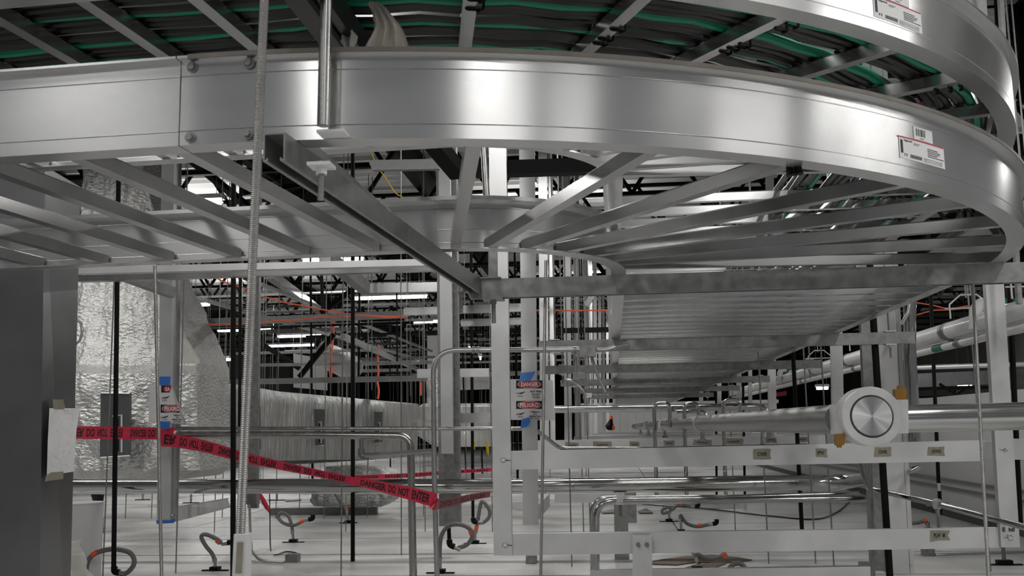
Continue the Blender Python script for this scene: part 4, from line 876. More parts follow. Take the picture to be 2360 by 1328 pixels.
k0 = len(mb.v); mb.v += bk; mb.f += [tuple(list(range(nx+1))+[k0+1, k0]), tuple([ny*(nx+1)+i for i in range(nx, -1, -1)]+[k0+3, k0+2]), tuple([j*(nx+1)+nx for j in range(ny+1)]+[k0+2, k0+1]), (k0, k0+1, k0+2, k0+3)]; mb.sm += [False]*4
part(t, 'wrap', 'foilflat', mb)
for q, Y in ((((586, 935), (598, 936), (598, 1036), (586, 1038)), yb(592)-.07), (((723, 942), (747, 943), (747, 1026), (723, 1029)), yb(735)-.07), (((864, 948), (880, 949), (880, 1020), (864, 1022)), yb(872)-.07)):
    access_door(t, q, Y, lab='small grey access door')
beamobj(((480, 1066), (742, 1060), (860, 1060), (480, 1082)), [10.0, 11.5, 12.6, 10.0], .05, 'grey support rail under the receding foil duct', m='galv')
sthing('foil_bundle', 'foil', foil_body([(1076, 745, 870, 12.2), (1090, 738, 895, 12.1), (1110, 734, 900, 12.0), (1135, 722, 902, 12.0), (1155, 716, 898, 12.0), (1168, 722, 880, 12.05)], 26, .5, .09, 4.2, 12.1, 12), 'low crumpled foil bundle lying on the floor below the receding duct', 'duct')
sthing('foil_wrapped_duct', 'foilflat', foil_body([(930, 975, 1128, 17), (938, 962, 1130, 16.9), (960, 960, 1130, 16.9), (1005, 962, 1130, 16.9), (1030, 1000, 1128, 16.9)], 22, .8, .05, 3, 4.4, 17), 'far rounded foil duct seen behind conduit and central post', 'duct')
sthing('foil_wrapped_duct', 'foil', foil_body([(868, 982, 1011, 17.3), (900, 983, 1011, 17.3), (945, 984, 1011, 17.3)], 10, .2, .03, 9, 2.4, 17), 'thin foil riser pipe above the far rounded duct', 'duct')
sthing('insulation_panel', 'whitebox', MB().slab([P(a, b, 22) for a, b in ((1052, 868), (1127, 866), (1127, 897), (1056, 899))], (0, .1, 0)), 'pale far panel above the far rounded duct', 'panel')
sthing('insulation_panel', 'wall', MB().slab([P(a, b, 24) for a, b in ((676, 815), (752, 828), (752, 900), (676, 893))], (0, .1, 0)), 'pale far panel behind the orange strands', 'panel')
sthing('insulation_panel', 'whitebox', MB().slab([P(a, b, 26) for a, b in ((984, 768), (1008, 768), (1008, 880), (984, 880))], (0, .1, 0)), 'tall pale far panel left of the floating post', 'panel')
sthing('round_duct', 'foil', MB().tube([P(735, 815, 21), P(780, 832, 21), P(812, 850, 21.5)], .28, 20), 'far round foil duct right of the pale far panel', 'duct')
# rectangular steel lying on the floor and drum
a, b = PZ(624, 1181, .03), PZ(870, 1178, .03); sthing('steel_tube', 'galv', MB().bar((a.x, a.y, .04), (b.x, b.y, .04), .08, .08), 'square steel tube lying on the floor behind the hose', 'tube')
a = P(180, 1330, 6.9); sthing('grey_drum', 'wall', MB().cyl((a.x, 6.9, 0.0), (a.x, 6.9, H-.47), .15, 28).cyl((a.x, 6.9, H-.47), (a.x, 6.9, H-.462), .155, 28), 'grey drum behind the dark duct at lower left', 'drum')
t = thing('cable_bundle', 'black cables with a socket block hanging below the polished pipe at left', 'cable', P(228, 1232, 7.6))
for k in range(5): part(t, 'cable', 'cable', MB().tube(smooth_path([P(213+k*6, 1140, 7.6), P(220+k*3.5, 1165, 7.6), P(222+k*3, 1190, 7.6)], 4), .012, 6))
part(t, 'socket_block', 'darkstrut', MB().slab([P(a, b, 7.55) for a, b in ((214, 1196), (230, 1196), (230, 1231), (214, 1231))], (0, .06, 0)))
part(t, 'lead', 'emt', MB().tube(smooth_path([P(225, 1230, 7.6), P(224, 1255, 7.6), P(218, 1272, 7.6)], 5), .009, 6))
sthing('plastic_bag', 'plast', foil_body([(1250, 158, 166, 6.0), (1275, 156, 176, 5.9), (1300, 154, 184, 5.9), (1335, 150, 192, 5.9)], 10, .12, .05, 7, 5.5, 6), 'clear plastic wrap bunched at the foot of the dark duct', 'plastic')
# =====================================================================  SPRINKLER HOSES
def hose(pts, band, base, label, w=5.0, elbow=True, leg=True):
    b = PZ(base[0], base[1], 0.0); Y = b.y; t = thing('sprinkler_hose', label, 'hose', b)
    r = mpx(w, Y)
    part(t, 'hose', 'hose', MB().tube(smooth_path([P(x, y, Y) for x, y in pts], 7), r, 12))
    if elbow:
        a = P(*pts[0], Y); c = P(*pts[1], Y); d = (c-a).normalized()
        part(t, 'elbow', 'black', MB().tube(fillet([a+Vector((0, 0, .035)), a, a+d*.04], .015), r*1.35, 10)); part(t, 'ferrule', 'inox2', MB().cyl(a+d*.04, a+d*.085, r*1.1, 10))
    x, y, dx, dy = band; part(t, 'orange_band', 'orange', MB().cyl(P(x-dx, y-dy, Y), P(x+dx, y+dy, Y), r*1.12, 12), 'orange band')
    if leg:
        e = P(*pts[-1], Y); part(t, 'nipple', 'inox2', MB().cyl(e, (b.x, b.y, .03), r*.75, 10)); part(t, 'nut', 'inox2', MB().cyl(e+Vector((0, 0, -.01)), e+Vector((0, 0, .02)), r*1.2, 6))
        mb = MB().box((b.x-.10, b.y-.015, .0), (b.x+.10, b.y+.015, .008)).box((b.x-.035, b.y-.03, .008), (b.x+.035, b.y+.03, .03)); part(t, 'base_bracket', 'black', mb)
    return t
hose([(263, 1318), (288, 1323), (309, 1300), (300, 1275), (262, 1266), (222, 1275), (202, 1296), (196, 1340)], (219, 1276, 6, -4), (200, 1345), 'looped sprinkler hose with orange band at lower left corner', 5.6, leg=False)
hose([(537, 1249), (515, 1253), (500, 1243), (474, 1232), (464, 1238), (474, 1258), (489, 1277), (495, 1293)], (503, 1249, 4, 3), (496, 1316), 'kinked sprinkler hose left of the thickest black pipe', 4.8)
hose([(721, 1196), (702, 1200), (676, 1211), (652, 1205), (641, 1191), (650, 1182), (664, 1190), (672, 1210), (674, 1228)], (696, 1202, 5, -2), (676, 1251), 'looped sprinkler hose below the polished pipe, left of the middle black pipe', 4.0)
hose([(1036, 1256), (1052, 1263), (1076, 1256), (1089, 1236), (1081, 1218), (1058, 1209), (1032, 1214), (1016, 1240), (1013, 1290)], (1086, 1228, 2, 5), (1015, 1322), 'large looped sprinkler hose just right of the conduit foot', 5.0)
hose([(1091, 1203), (1112, 1205), (1127, 1192), (1127, 1174), (1112, 1156), (1106, 1170), (1102, 1195), (1096, 1226)], (1098, 1217, -1.2, 5), (1095, 1254), 'narrow looped sprinkler hose beside the central post', 4.2)
hose([(1652, 1206), (1632, 1210), (1606, 1214), (1582, 1206), (1569, 1188), (1569, 1200)], (1612, 1212, 4, -.6), (1570, 1228), 'sagging sprinkler hose above the lower long beam', 3.8)
hose([(1610, 1167), (1592, 1168), (1566, 1164), (1548, 1176), (1528, 1184), (1528, 1174), (1545, 1170), (1543, 1182)], (1570, 1164, 3, 0), (1542, 1203), 'small coiled sprinkler hose behind the bent polished tubes', 3.2)
hose([(1672, 1276), (1652, 1287), (1628, 1288), (1606, 1278), (1606, 1290)], (1669, 1279, 5, -3.5), (1607, 1316), 'sprinkler hose stub hanging over the torn cardboard', 5.0, elbow=False)
hose([(2095, 1207), (2115, 1205), (2132, 1201), (2138, 1210)], (2132, 1201, 4, -1), (2142, 1224), 'short hose end with orange band by the low wall', 3.8, elbow=False)
hose([(772, 1138), (784, 1155), (794, 1168), (799, 1180)], (798, 1174, 2, 4), (803, 1206), 'short hanging sprinkler hose under the foil bundle', 3.4, elbow=False)
hose([(1676, 1318), (1690, 1301), (1708, 1300), (1722, 1316)], (1722, 1316, 1, 1), (1722, 1326), 'shiny hose hump at the bottom right of the cardboard', 5.5, elbow=False)
t = thing('floor_bracket', 'black bracket with a short stem on the floor at lower right', 'bracket', PZ(2315, 1303, 0)); b = PZ(2315, 1303, 0)
part(t, 'stem', 'darkstrut', MB().cyl((b.x, b.y, .02), (b.x, b.y, .17), .014, 8)); part(t, 'foot', 'black', MB().box((b.x-.12, b.y-.02, 0), (b.x+.12, b.y+.02, .008)).box((b.x-.05, b.y-.03, .008), (b.x+.05, b.y+.03, .035)))
# more floor brackets far back
for i, (x, y, lab) in enumerate(((329, 1153, 'behind the left black pipe'), (440, 1160, 'right of the left sign post'), (638, 1154, 'beyond the foil bundle'), (1060, 1130, 'far behind the conduit'))):
    b = PZ(x, y, 0); t = thing('floor_bracket', 'small floor bracket with stem '+lab, 'bracket', b)
    part(t, 'stem', 'inox2', MB().cyl((b.x, b.y, .01), (b.x, b.y, .13), .016, 8)); part(t, 'foot', 'black', MB().box((b.x-.12, b.y-.02, 0), (b.x+.12, b.y+.02, .012)))
# junction boxes on the floor
def floorbox(x0, y0, x1, y1, label, h=.06, m='galv', extra=None):
    a, b = PZ(x0, y1, 0), PZ(x1, y1, 0); t = thing('junction_box', label, 'box', a); part(t, 'body', m, MB().box((a.x, a.y, .001), (b.x, a.y+.09, h)))
    if extra: part(t, 'conduit', 'emt', MB().tube([PZ(x, y, .02) for x, y in extra], .011, 8))
floorbox(657, 1287, 684, 1297, 'grey junction box on the floor at the end of a bent conduit')
floorbox(2131, 1272, 2156, 1283, 'grey junction box on the floor right of the clad column', extra=((2156, 1279), (2420, 1271)))
floorbox(1212, 1290, 1236, 1300, 'small box on the floor below the central post')
floorbox(1986, 1304, 2010, 1319, 'grey box on the floor left of the clad column')
sthing('black_wire', 'cable', MB().tube(smooth_path([P(621, 1130, 9.2), P(622, 1180, 9.2), P(624, 1268, 8.6), PZ(636, 1279, .01), PZ(660, 1272, .01), PZ(685, 1276, .01), PZ(691, 1287, .01)], 6), .006, 6), 'thin black wire hanging behind the tape and trailing on the floor', 'wire')
sthing('black_wire', 'cable', MB().tube(smooth_path([PZ(1480, 1162, .01), PZ(1620, 1172, .01), PZ(1780, 1190, .01), PZ(1880, 1197, .01), PZ(1930, 1180, .01), PZ(1958, 1156, .01)], 8), .009, 6), 'long thin wire curving across the floor behind the rack', 'wire')
def floorpoly(pts, h, m, label, name, cat):
    w = [PZ(x, y, .004) for x, y in pts]; return sthing(name, m, MB().poly(w, (0, 0, h)), label, cat)
floorpoly(((1500, 1296), (1530, 1290), (1580, 1284), (1640, 1280), (1700, 1286), (1734, 1292), (1690, 1297), (1600, 1297), (1560, 1303), (1500, 1301)), .006, 'card', 'torn brown cardboard strip on the floor, rear piece', 'cardboard', 'cardboard')
floorpoly(((1575, 1312), (1600, 1303), (1650, 1298), (1675, 1299), (1640, 1312)), .006, 'card', 'torn brown cardboard on the floor, front piece', 'cardboard', 'cardboard')
floorpoly(((1385, 1181), (1415, 1176), (1420, 1183), (1390, 1184)), .01, 'darkstrut', 'dark scrap on the floor left of the bright post stub', 'scrap', 'scrap')
floorpoly(((1470, 1180), (1490, 1174), (1505, 1184), (1475, 1184)), .012, 'darkstrut', 'dark scrap on the floor right of the bright post stub', 'scrap', 'scrap')
floorpoly(((655, 1154), (695, 1152), (690, 1155), (660, 1157)), .01, 'darkstrut', 'dark scrap on the far floor left of the foil bundle', 'scrap', 'scrap')
# =====================================================================  HANGER RODS
near = [(237, 1328), (405, 1322), (349, 1196), (468, 1183), (494, 1226), (636, 1196), (690, 1190), (747, 1196), (786, 1328), (797, 1226), (847, 1192), (925, 1280), (980, 1226), (1135, 1226), (1318, 1306), (1345, 1226), (1360, 1226), (1695, 1225), (1772, 1300), (1880, 1300), (1922, 1306), (2283, 1318), (570, 1160), (600, 1150)]
def hrod(x, y, z0, z1, r, group, label): return tag(MB().cyl((x, y, z0), (x, y, z1), r, 6).build('hanger_rod', 'thread'), label, 'rod', group)
for i, (px, py) in enumerate(sorted(near)):
    b = PZ(px, py, 0); hrod(b.x, b.y, 0, 4.16, .0055, 'nearer ceiling hanger rods', 'thin hanger rod standing on a floor seam, %s of them from the left' % ORD[i])
p0 = None; rg = random.Random(11); k = 0
for i in range(150):
    y = rg.choice([12+1.22*j for j in range(26)]); x = -9.6+.61*rg.randrange(0, 17)+rg.uniform(-.04, .04)
    if x > -.2: continue
    if p0 is None: p0 = hrod(0, 0, 0, 4.16, .006, 'far ceiling hanger rods', 'far thin hanger rod in the thicket of rods under the roof'); src = p0
    o = src if k == 0 else src.copy()
    if k: COL.objects.link(o)
    z0 = rg.choice((0, 0, .8, 1.5)); o.location = (x, y, z0); o.scale = (1, 1, (4.16-z0)/4.16); k += 1
# far struts hung on the rods
rg = random.Random(23)
def hung(name, m, mb, label, group, x, y, z, L, r=.005):
    t = thing(name, label, 'strut' if 'strut' in name else 'pipe', (x, y, z), group); part(t, 'run', m, mb)
    for f in (.12, .88): part(t, 'hanger_rod', 'thread', MB().cyl((x+L*f, y+.03, z), (x+L*f, y+.03, 4.16), r, 6))
for i in range(16):
    y = 14+rg.uniform(0, 24); x = rg.uniform(-8.5, -1.2); z = rg.uniform(1.9, 3.7); L = rg.uniform(1.0, 3.2)
    hung('far_strut', 'darkstrut', MB().box((x, y, z), (x+L, y+.05, z+.05*rg.choice((1, 1, 1.8)))), 'far horizontal grey strut hung among the rods', 'far struts among the rods', x, y, z, L)
rg = random.Random(31)
for i in range(12):   # small pipes across the far hall
    y = 15+i*2.1; z = 2.6+rg.uniform(0, 1.2); x = rg.uniform(-9, -5); L = rg.uniform(4, 8)
    hung('far_pipe', 'alu2' if i % 2 else 'black', MB().cyl((x, y, z), (x+L, y, z+.02), .022, 8), 'far bright pipe crossing under the roof' if i % 2 else 'far black pipe crossing under the roof', 'far bright pipes under the roof' if i % 2 else 'far black pipes under the roof', x, y, z, L)
# =====================================================================  LAMPS
def lampfix(px, py, L, label, Y=None, z=3.95):
    c = PZ(px, py, z) if Y is None else P(px, py, Y)
    t = thing('strip_light', label, 'light', c)
    part(t, 'housing', 'lamph', MB().box((c.x-L/2, c.y-.07, c.z+.03), (c.x+L/2, c.y+.07, c.z+.09)))
    for s in (-1, 1): part(t, 'suspension_wire', 'thread', MB().cyl((c.x+s*L*.35, c.y, c.z+.09), (c.x+s*L*.35, c.y, 4.86), .004, 5))
    for s in (-1, 1): part(t, 'lamp_tube', 'lamp', MB().cyl((c.x-L/2+.03, c.y+.04*s, c.z), (c.x+L/2-.03, c.y+.04*s, c.z), .03, 8))
for a in ((462, 466, .6, 'bright strip light seen between the trays at left'), (445, 703, .8, 'strip light peeping out right of the left sign post'), (895, 686, 1.7, 'long strip light under the grey cross beam'), (955, 684, .6, 'short strip light just right of the long one'), (716, 601, .3, 'leftmost small strip light under the inner tray rail'), (765, 600, .5, 'middle strip light under the inner tray rail'), (806, 599, .5, 'right strip light under the inner tray rail'), (975, 742, 1.0, 'strip light left of the floating post'), (483, 830, 1.2, 'far strip light behind the thickest black pipe', 26), (528, 762, .7, 'strip light left of the thickest black pipe'), (597, 758, .7, 'strip light right of the nearest threaded rod'), (665, 797, 1.8, 'far strip light behind the slim black pipe'), (858, 837, 4.2, 'long far strip light above the thin beam'), (690, 775, 1.4, 'dim far strip light above its neighbour')):
    lampfix(*a)
lampfix(2223, 886, .35, 'bright far lamp right of the clad column', Y=24); lampfix(1895, 895, .3, 'far lamp between the pale posts at right', Y=24)
lampfix(1083, 803, .07, 'pinpoint far lamp above the conduit coupling', Y=20); lampfix(1107, 826, .07, 'pinpoint far lamp below the conduit coupling', Y=20); lampfix(1231, 428, .07, 'pinpoint far lamp between the posts above the inner rail', Y=14)
# =====================================================================  CORDS, STRAPS
def cord(pts, Y, label, r=.008, m='cord'): return sthing('orange_cord' if m == 'cord' else 'yellow_cord', m, MB().tube(smooth_path([P(x, y, Y) for x, y in pts], 5), r, 6), label, 'cord')  # the yellow one is a cord too
cord(((492, 637), (508, 646), (530, 655), (562, 664), (600, 683), (625, 688), (642, 693), (665, 699), (710, 707), (750, 715), (795, 722)), 10.2, 'orange cord swooping down from the left below the trays')
cord(((436, 748), (480, 748), (520, 747), (560, 747), (600, 745), (640, 739), (675, 738), (712, 735), (735, 731), (770, 731), (800, 730), (830, 727), (880, 729), (938, 731)), 10.3, 'orange cord draped along the dark cross beam')
cord(((832, 727), (870, 730), (900, 732), (935, 728)), 10.2, 'orange cord end doubled over near the floating post')
cord(((1150, 718), (1240, 716), (1330, 716), (1410, 715)), 10.9, 'orange cord crossing behind the narrow posts')
for i, pts in enumerate((((768, 737), (765, 760), (758, 785), (763, 820), (766, 850), (762, 882)), ((766, 737), (763, 765), (766, 800), (762, 830), (760, 860), (764, 882)), ((771, 737), (768, 790), (762, 815), (759, 850), (763, 880)))):
    cord(pts, 16, ('left', 'middle', 'right')[i]+' strand of the orange cord hanging down in the far hall', .011)
cord(((872, 795), (871, 820), (872, 860), (870, 880), (873, 900), (871, 920)), 16, 'orange-red strip hanging beyond the middle black pipes', .02)
cord(((970, 880), (970, 912)), 18, 'short orange-red strip left of the conduit', .02)
cord(((856, 352), (862, 368), (872, 388), (890, 412), (908, 440), (922, 452), (960, 470)), 8.0, 'yellow cord slanting between the trays', .005, 'yellow')
for i, q in enumerate((((1118, 1018), (1122, 1017), (1127, 1035), (1126, 1050), (1122, 1045)), ((1090, 1018), (1095, 1018), (1094, 1036), (1091, 1038)))):
    sthing('yellow_strap', 'yellow', MB().poly([P(x, y, 15) for x, y in q], (0, .03, 0)), ('brighter yellow strap left of the central post', 'smaller yellow strap near the far black pipe')[i], 'strap')
sthing('yellow_tag', 'yellow', MB().slab([P(x, y, 7.5) for x, y in ((1449, 535), (1482, 532), (1476, 538), (1446, 541))], (0, .01, 0)), 'small yellow tag seen through the bend rungs', 'tag')
t = thing('signal_lamp', 'small dark round lamp with red cap standing on a far rack', 'lamp', P(1408, 992, 16))
part(t, 'bulb', 'black', MB().tube([P(1406, 992, 16), P(1406, 988, 16), P(1405, 982, 16), P(1407, 974, 16), P(1409, 965, 16)], [.03, .06, .07, .04, .022], 12)); part(t, 'cap', 'orange', MB().tube([P(1409, 966, 16), P(1408, 959, 16)], [.03, .02], 10), 'red cap'); part(t, 'tag', 'orange', MB().slab([P(a, b, 15.9) for a, b in ((1411, 980), (1417, 983), (1417, 992), (1411, 991))], (0, .02, 0)), 'red tag')
sthing('tape_scrap', 'blueclip', MB().slab([P(a, b, 6.9) for a, b in ((411, 634), (420, 634), (419, 640), (411, 640))], (0, .02, 0)), 'tiny dark blue scrap beside the left sign post', 'scrap')
sthing('valve_wheel', 'pinkclip', MB().cyl(P(550, 608, 6.4), P(556, 608, 6.4), .02, 12), 'dark crimson valve wheel behind the thickest black pipe', 'valve')  # only the valve wheel is built, no valve body
# =====================================================================  BARRIER TAPE
def strip(pts, half, m, label, segs=None, back=None):
    """pts: (px, py, Y); half: half height in px at each point (list)"""
    c = smooth_path([P(*p) for p in pts], 8); n = len(c)
    hh = []
    for i in range(n):
        f = i/(n-1)*(len(half)-1); k = min(int(f), len(half)-2); hh.append(mpx(half[k]*(1-(f-k))+half[k+1]*(f-k), c[i].y))
    cum = [0]
    for i in range(1, n): cum.append(cum[-1]+(c[i]-c[i-1]).length)
    def fn(u, v):
        s = u*cum[-1]; i = 0
        while i < n-2 and cum[i+1] < s: i += 1
        f = (s-cum[i])/max(cum[i+1]-cum[i], 1e-6); p = c[i]*(1-f)+c[i+1]*f; w = hh[i]*(1-f)+hh[i+1]*f
        tn = (c[i+1]-c[i]).normalized(); up = Vector((0, 0, 1)); up = (up-tn*up.dot(tn)).normalized()
        return p+up*w*(2*v-1)
    fn.len = cum[-1]; fn.h = hh
    t = thing('barrier_tape', label, 'tape', c[0])
    vs = []
    for i in range(n): vs += [fn(cum[i]/cum[-1], 0), fn(cum[i]/cum[-1], 1)]
    mb = MB().add(vs, [(2*i, 2*i+2, 2*i+3, 2*i+1) for i in range(n-1)]); mb.add([v+Vector((0, .0012, 0)) for v in vs], [(2*i, 2*i+1, 2*i+3, 2*i+2) for i in range(n-1)])
    part(t, 'ribbon', m, mb); return t, fn
def words(t, fn, items, flip, dy=-.0016, v0=.17, v1=.83):
    mb = MB(); O = Vector((0, dy, 0))
    for u0, u1, s in items:
        text_on(mb, s, (lambda a, b: (lambda u, v: fn(a+(b-a)*u, (v1-(v1-v0)*v) if flip else (v0+(v1-v0)*v))+O))(u0, u1))
    part(t, 'lettering', 'ink', mb)
t, fn = strip([(172, 997, 6.7), (270, 998, 6.9), (363, 999, 7.15), (404, 1000, 7.2)], [15, 15, 14, 14], 'rtape', 'red danger tape stretched from the dark duct to the left sign post')
words(t, fn, [(.015, .085, 'ER'), (.11, .185, 'DO'), (.215, .305, 'NOT'), (.335, .46, 'ENTER'), (.535, .71, 'DANGER'), (.73, .80, 'DO')], True)
t, fn = strip([(364, 1010, 7.1), (404, 1016, 7.05), (480, 1031, 6.9), (560, 1054, 6.75), (650, 1074, 6.6), (760, 1097, 6.4), (830, 1112, 6.3)], [20, 15, 14, 12, 10, 8, 9], 'rtape', 'red danger tape sagging from the sign post across the black pipes')
words(t, fn, [(.03, .09, 'ER'), (.11, .15, 'DO'), (.165, .215, 'NOT'), (.23, .295, 'ENTER'), (.325, .405, 'DANGER'), (.42, .455, 'DO'), (.47, .525, 'NOT'), (.54, .615, 'ENTER'), (.65, .735, 'DANGER'), (.75, .785, 'DO'), (.80, .85, 'NOT'), (.865, .94, 'ENTER')], True)
t, fn = strip([(828, 1111, 6.3), (900, 1127, 6.1), (960, 1142, 5.96), (1003, 1154, 5.93)], [9, 13, 15.5, 16], 'rtape', 'red danger tape reading the right way up beside the conduit')
words(t, fn, [(.02, .40, 'DANGER'), (.44, .54, 'DO'), (.58, .72, 'NOT'), (.76, .95, 'ENTER')], False)
t, fn = strip([(996, 1152, 5.93), (1000, 1160, 5.915), (1006, 1163, 5.93)], [14, 15, 13], 'rtape', 'folded turn of danger tape wrapped round the conduit')
t, fn = strip([(1004, 1163, 5.96), (1040, 1158, 6.4), (1085, 1147, 7.0), (1130, 1139, 7.5)], [12, 9.5, 7.5, 6], 'rtape2', 'darker back of the danger tape running from the conduit behind the central post')
words(t, fn, [(.08, .42, 'DANGER DO'), (.46, .92, 'NOT ENTER')], True)
t, fn = strip([(815, 1101, 8.6), (940, 1096, 9.0), (1050, 1088, 9.4), (1134, 1083, 9.8)], [5, 5, 4, 3.5], 'rtape', 'thin far danger tape line behind the elbowed pipe')
words(t, fn, [(.02, .16, 'DANGER'), (.2, .32, 'ENTER'), (.34, .42, 'NOT'), (.43, .49, 'DO'), (.5, .64, 'DANGER'), (.67, .76, 'ENTER'), (.78, .97, 'DO NOT')], True)
w = [P(x, y, 9.4) for x, y in ((592, 1137), (602, 1137), (612, 1152), (622, 1172), (621, 1184), (614, 1176), (604, 1160))]
t = thing('barrier_tape', 'loose red tape end hanging below the polished pipe', 'tape', P(615, 1184, 9.4)); part(t, 'ribbon', 'rtape', MB().poly(w, (0, .004, 0)))
mb = MB(); text_on(mb, 'DANGER', lambda u, v: P(603+13*u-4*v, 1154+18*u+3*v, 9.39)); part(t, 'lettering', 'ink', mb)
# =====================================================================  SIGNS
def hand(mb, x0, y0, x1, y1, Y):   # the little dark scald pictogram
    w, h = x1-x0, y1-y0
    mb.poly([P(x0+w*a, y0+h*b, Y) for a, b in ((0, .70), (.35, .55), (.72, .40), (1, 0), (.98, .35), (.75, .80), (.5, .98), (.3, .80), (0, .92))], (0, .001, 0)); return mb
def hot_sign(x0, Y, s=1.0, top=877, cut=None, sheetq=None, label='', pel=924.5, tx=None, wf=1.0):
    pass
Y = 6.98
t = thing('warning_sign', 'clear hot pipes warning sheet on the centre post, upright and readable', 'sign', P(1225, 968, Y))
part(t, 'sheet', 'sheet', MB().poly([P(a, b, Y) for a, b in ((1172, 874), (1274, 877), (1279, 969), (1174, 968))], (0, .001, 0)))
def block(t, q, Yk, m='ink', name='black_field'): return part(t, name, m, quad_px(MB(), q, Yk, .0006))
Y1, Y2_, Y3, Y4 = Y-.002, Y-.0035, Y-.005, Y-.0065
for y0, y1, cy, word, wx in ((877, 895.5, 886, 'DANGER', (1201, 1240)), (924.5, 943, 934, 'PELIGRO', (1198.5, 1241))):
    block(t, (1189.5, y0, 1251, y1), Y1)
    part(t, 'white_oval', 'whiteink', ell_px(MB(), 1220, cy, 27, 9.0, Y2_, .0006)); part(t, 'red_oval', 'redink', ell_px(MB(), 1220, cy, 25.8, 8.1, Y3, .0006))
    part(t, 'lettering', 'whiteink', text_px(MB(), word, (wx[0], cy-4.8, wx[1], cy+4.8), Y4), 'white headline word')
mb = MB()
for s, x0, x1, y in (('HOT PIPES', 1222, 1248, 902.7), ('DO NOT', 1226, 1244.5, 909.5), ('TOUCH', 1227, 1243.5, 916.2)): text_px(mb, s, (x0, y-2.5, x1, y+2.5), Y1)
for s, x0, x1, y in (('TUBERIAS A', 1222, 1245, 949.6), ('ALTA', 1228, 1237.5, 954.4), ('TEMPERATURA', 1219, 1247, 960), ('NO TOCAR', 1223, 1243, 965)): text_px(mb, s, (x0, y-1.9, x1, y+1.9), Y1)
part(t, 'lettering', 'ink', mb, 'small black wording')
mb = MB(); hand(mb, 1190.5, 902, 1209.5, 908.5, Y1); hand(mb, 1189.5, 950, 1208.5, 956.5, Y1); part(t, 'pictogram', 'ink', mb)
mb = MB()
for yy in (911, 913, 915, 959, 961, 963):
    for k in range(4): quad_px(mb, (1193.5+k*3.1, yy-.6, 1195.9+k*3.1, yy+.5), Y1, .0005)
part(t, 'small_print', 'greyink', mb)
part(t, 'painters_tape', 'btape2', MB().poly([P(a, b, Y-.008) for a, b in ((1199.4, 860), (1234.6, 856), (1229, 867), (1222.4, 878.4), (1196.8, 880.5))], (0, .001, 0)), 'light blue tape at the top')
part(t, 'painters_tape', 'btape', MB().poly([P(a, b, Y-.008) for a, b in ((1202, 966.8), (1221, 962.3), (1222.3, 972), (1218, 981), (1214.7, 984), (1199.4, 987))], (0, .001, 0)), 'bright blue tape at the bottom')
Y = 7.18; Y1, Y2_, Y3, Y4 = Y-.002, Y-.0035, Y-.005, Y-.0065
t = thing('warning_sign', 'torn and folded hot pipes warning sheet on the left post', 'sign', P(390, 977, Y))
part(t, 'sheet', 'sheet', MB().poly([P(a, b, Y) for a, b in ((345, 885.5), (394, 887), (430.5, 977), (342, 974))], (0, .001, 0)))
part(t, 'folded_flap', 'plast', MB().poly([P(a, b, Y-.004) for a, b in ((394, 887), (397, 889), (410, 930), (430.5, 977), (424, 976), (404, 925))], (0, .002, 0)), 'creased translucent fold')
block(t, ((371.5, 888.6), (395.5, 888.6), (391, 905), (371.5, 905)), Y1)
part(t, 'red_oval', 'redink', MB().poly([P(a, b, Y3) for a, b in ((394, 890), (391, 903.6), (384, 904), (378, 901), (375.5, 897), (378, 892.5), (384, 890))], (0, .0006, 0)))
part(t, 'lettering', 'whiteink', text_px(MB(), 'DA', (381, 893, 391.5, 901.5), Y4), 'white remnant of the headline word')
block(t, ((370, 933), (413, 933), (418, 951.6), (370, 951.6)), Y1)
part(t, 'white_oval', 'whiteink', ell_px(MB(), 394.5, 942, 21.6, 8.8, Y2_, .0006)); part(t, 'red_oval', 'redink', ell_px(MB(), 394.5, 942, 20.6, 8.0, Y3, .0006))
part(t, 'lettering', 'whiteink', text_px(MB(), 'PELIGRO', (379, 937.2, 413, 947), Y4), 'white headline word')
mb = MB(); hand(mb, 371.5, 912.5, 390, 919, Y1); hand(mb, 370, 957.5, 388, 964, Y1); part(t, 'pictogram', 'ink', mb)
mb = MB()
for s, x0, x1, y in (('TUBERIAS A', 399, 416.5, 957.5), ('ALTA', 405, 412.5, 962.3), ('TEMPERATURA', 396, 419, 967.5), ('NO TOCAR', 400, 417, 972.5)): text_px(mb, s, (x0, y-1.8, x1, y+1.8), Y1)
part(t, 'lettering', 'ink', mb, 'small black wording')
mb = MB()
for yy in (921, 923, 925, 966, 968): 
    for k in range(4): quad_px(mb, (374+k*3, yy-.6, 376.2+k*3, yy+.5), Y1, .0005)
part(t, 'small_print', 'greyink', mb)
part(t, 'painters_tape', 'btape', MB().poly([P(a, b, Y-.009) for a, b in ((367.5, 868), (393, 868), (392, 887.6), (364.5, 887.6))], (0, .001, 0)), 'bright blue tape at the top')
part(t, 'painters_tape', 'btape', MB().poly([P(a, b, Y-.009) for a, b in ((367.5, 971), (392, 972), (389, 990), (368, 990))], (0, .001, 0)), 'bright blue tape at the bottom')
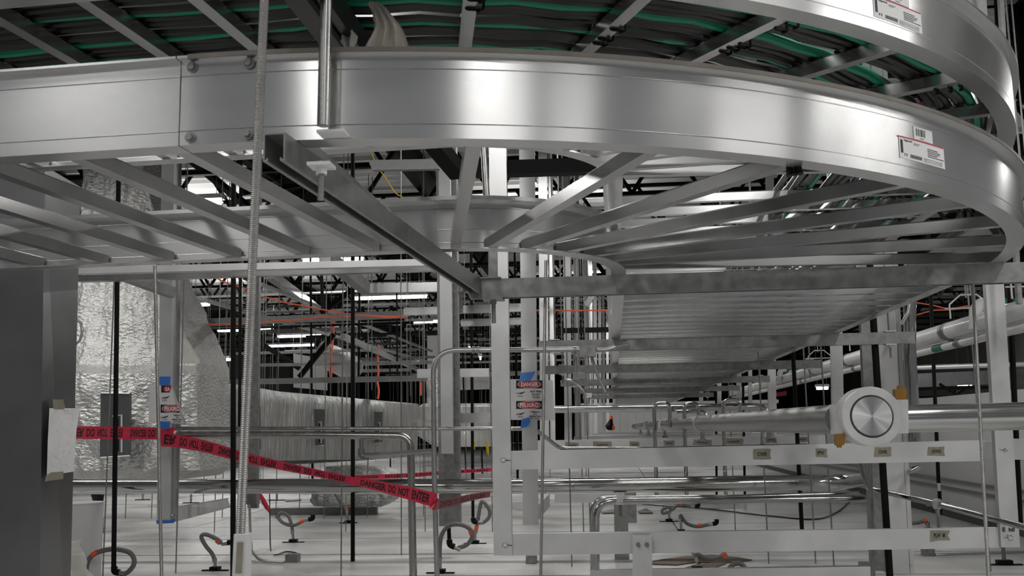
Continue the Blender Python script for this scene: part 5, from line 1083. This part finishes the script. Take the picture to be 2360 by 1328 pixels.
# =====================================================================  WRAPPED HANGER AT THE TOP
zs = ZU-.065; X0 = -.545
t = thing('foam_wrapped_strut', 'black foam-wrapped strut above the outer rail, left of the cream cloth', 'strut', (X0, 2.1, zs))
part(t, 'foam', 'cable', MB().bar((X0, 1.62, zs+.03), (X0+.01, 2.55, zs+.03), .078, .055)); part(t, 'foam_seam', 'black', MB().bar((X0+.012, 1.62, zs-.001), (X0+.022, 2.55, zs-.001), .010, .006))
def drape(rows, Y, folds, amp, label, m):
    vs = []; nx = 26
    for j, (py, xl, xr) in enumerate(rows):
        for i in range(nx+1):
            u = i/nx; p = P(xl+(xr-xl)*u, py, Y); f = .35+.65*j/(len(rows)-1)
            vs.append(p+Vector((0, amp*f*math.sin(u*folds*6.28+j*.35)+amp*.5*_ns.noise(Vector((u*6, j*.5, 2))), 0)))
    fs = [(j*(nx+1)+i, j*(nx+1)+i+1, (j+1)*(nx+1)+i+1, (j+1)*(nx+1)+i) for j in range(len(rows)-1) for i in range(nx)]
    mb = MB().add(vs, fs, True); mb.add([v+Vector((0, .004, 0)) for v in vs], [tuple(reversed(f)) for f in fs], True)
    return sthing('cloth', m, mb, label, 'cloth')
drape([(4, 848, 872), (14, 850, 888), (26, 857, 896), (40, 858, 908), (52, 862, 918), (66, 860, 927), (82, 852, 934), (100, 842, 940), (122, 834, 947), (132, 832, 949)], 1.90, 3.2, .010, 'stained cream cloth bunched over the outer rail right of the black foam', 'cloth')
drape([(18, 768, 774), (34, 768, 788), (50, 769, 798), (66, 772, 810), (80, 778, 822), (96, 784, 818), (118, 800, 812), (126, 803, 810)], 1.90, 2, .010, 'grey-green plastic scrap left of the black foam', 'plast')
# extra structure high on the right
sthing('wall_bracket', 'wall', MB().slab([P(a, b, 9) for a, b in ((2264, 36), (2308, 36), (2306, 86), (2264, 86))], (0, .2, 0)).slab([P(a, b, 8.95) for a, b in ((2232, 22), (2325, 17), (2308, 38), (2250, 38))], (0, .3, 0)), 'pale bracketed box high up right of the upper rail', 'bracket')
sthing('steel_beam', 'blacksteel', MB().bar(P(2200, 12, 10), P(2420, 14, 10), .2, .08).bar(P(2310, 30, 10), P(2420, 28, 10), .2, .06), 'black beam at the top right corner', 'beam')
sthing('steel_beam', 'blacksteel', MB().bar(P(2290, 345, 7.5), P(2420, 348, 7.5), .15, .13), 'thick black beam at the right edge between the two rails', 'beam')
sthing('roof_brace', 'blacksteel', MB().bar(P(2290, 260, 9), P(2420, 160, 9), .06, .06).bar(P(2300, 80, 9), P(2360, 20, 9), .05, .05).bar(P(2318, 60, 9), P(2322, 300, 9), .03, .03).bar(P(2352, 20, 9), P(2354, 240, 9), .05, .05), 'black braces outside the upper rail at right', 'roof brace')
sthing('signal_flag', 'pinkclip', MB().slab([P(a, b, 6.5) for a, b in ((2117, 236), (2126, 234), (2133, 252), (2120, 250))], (0, .02, 0)), 'small dark crimson scrap between the upper rungs at right', 'scrap')
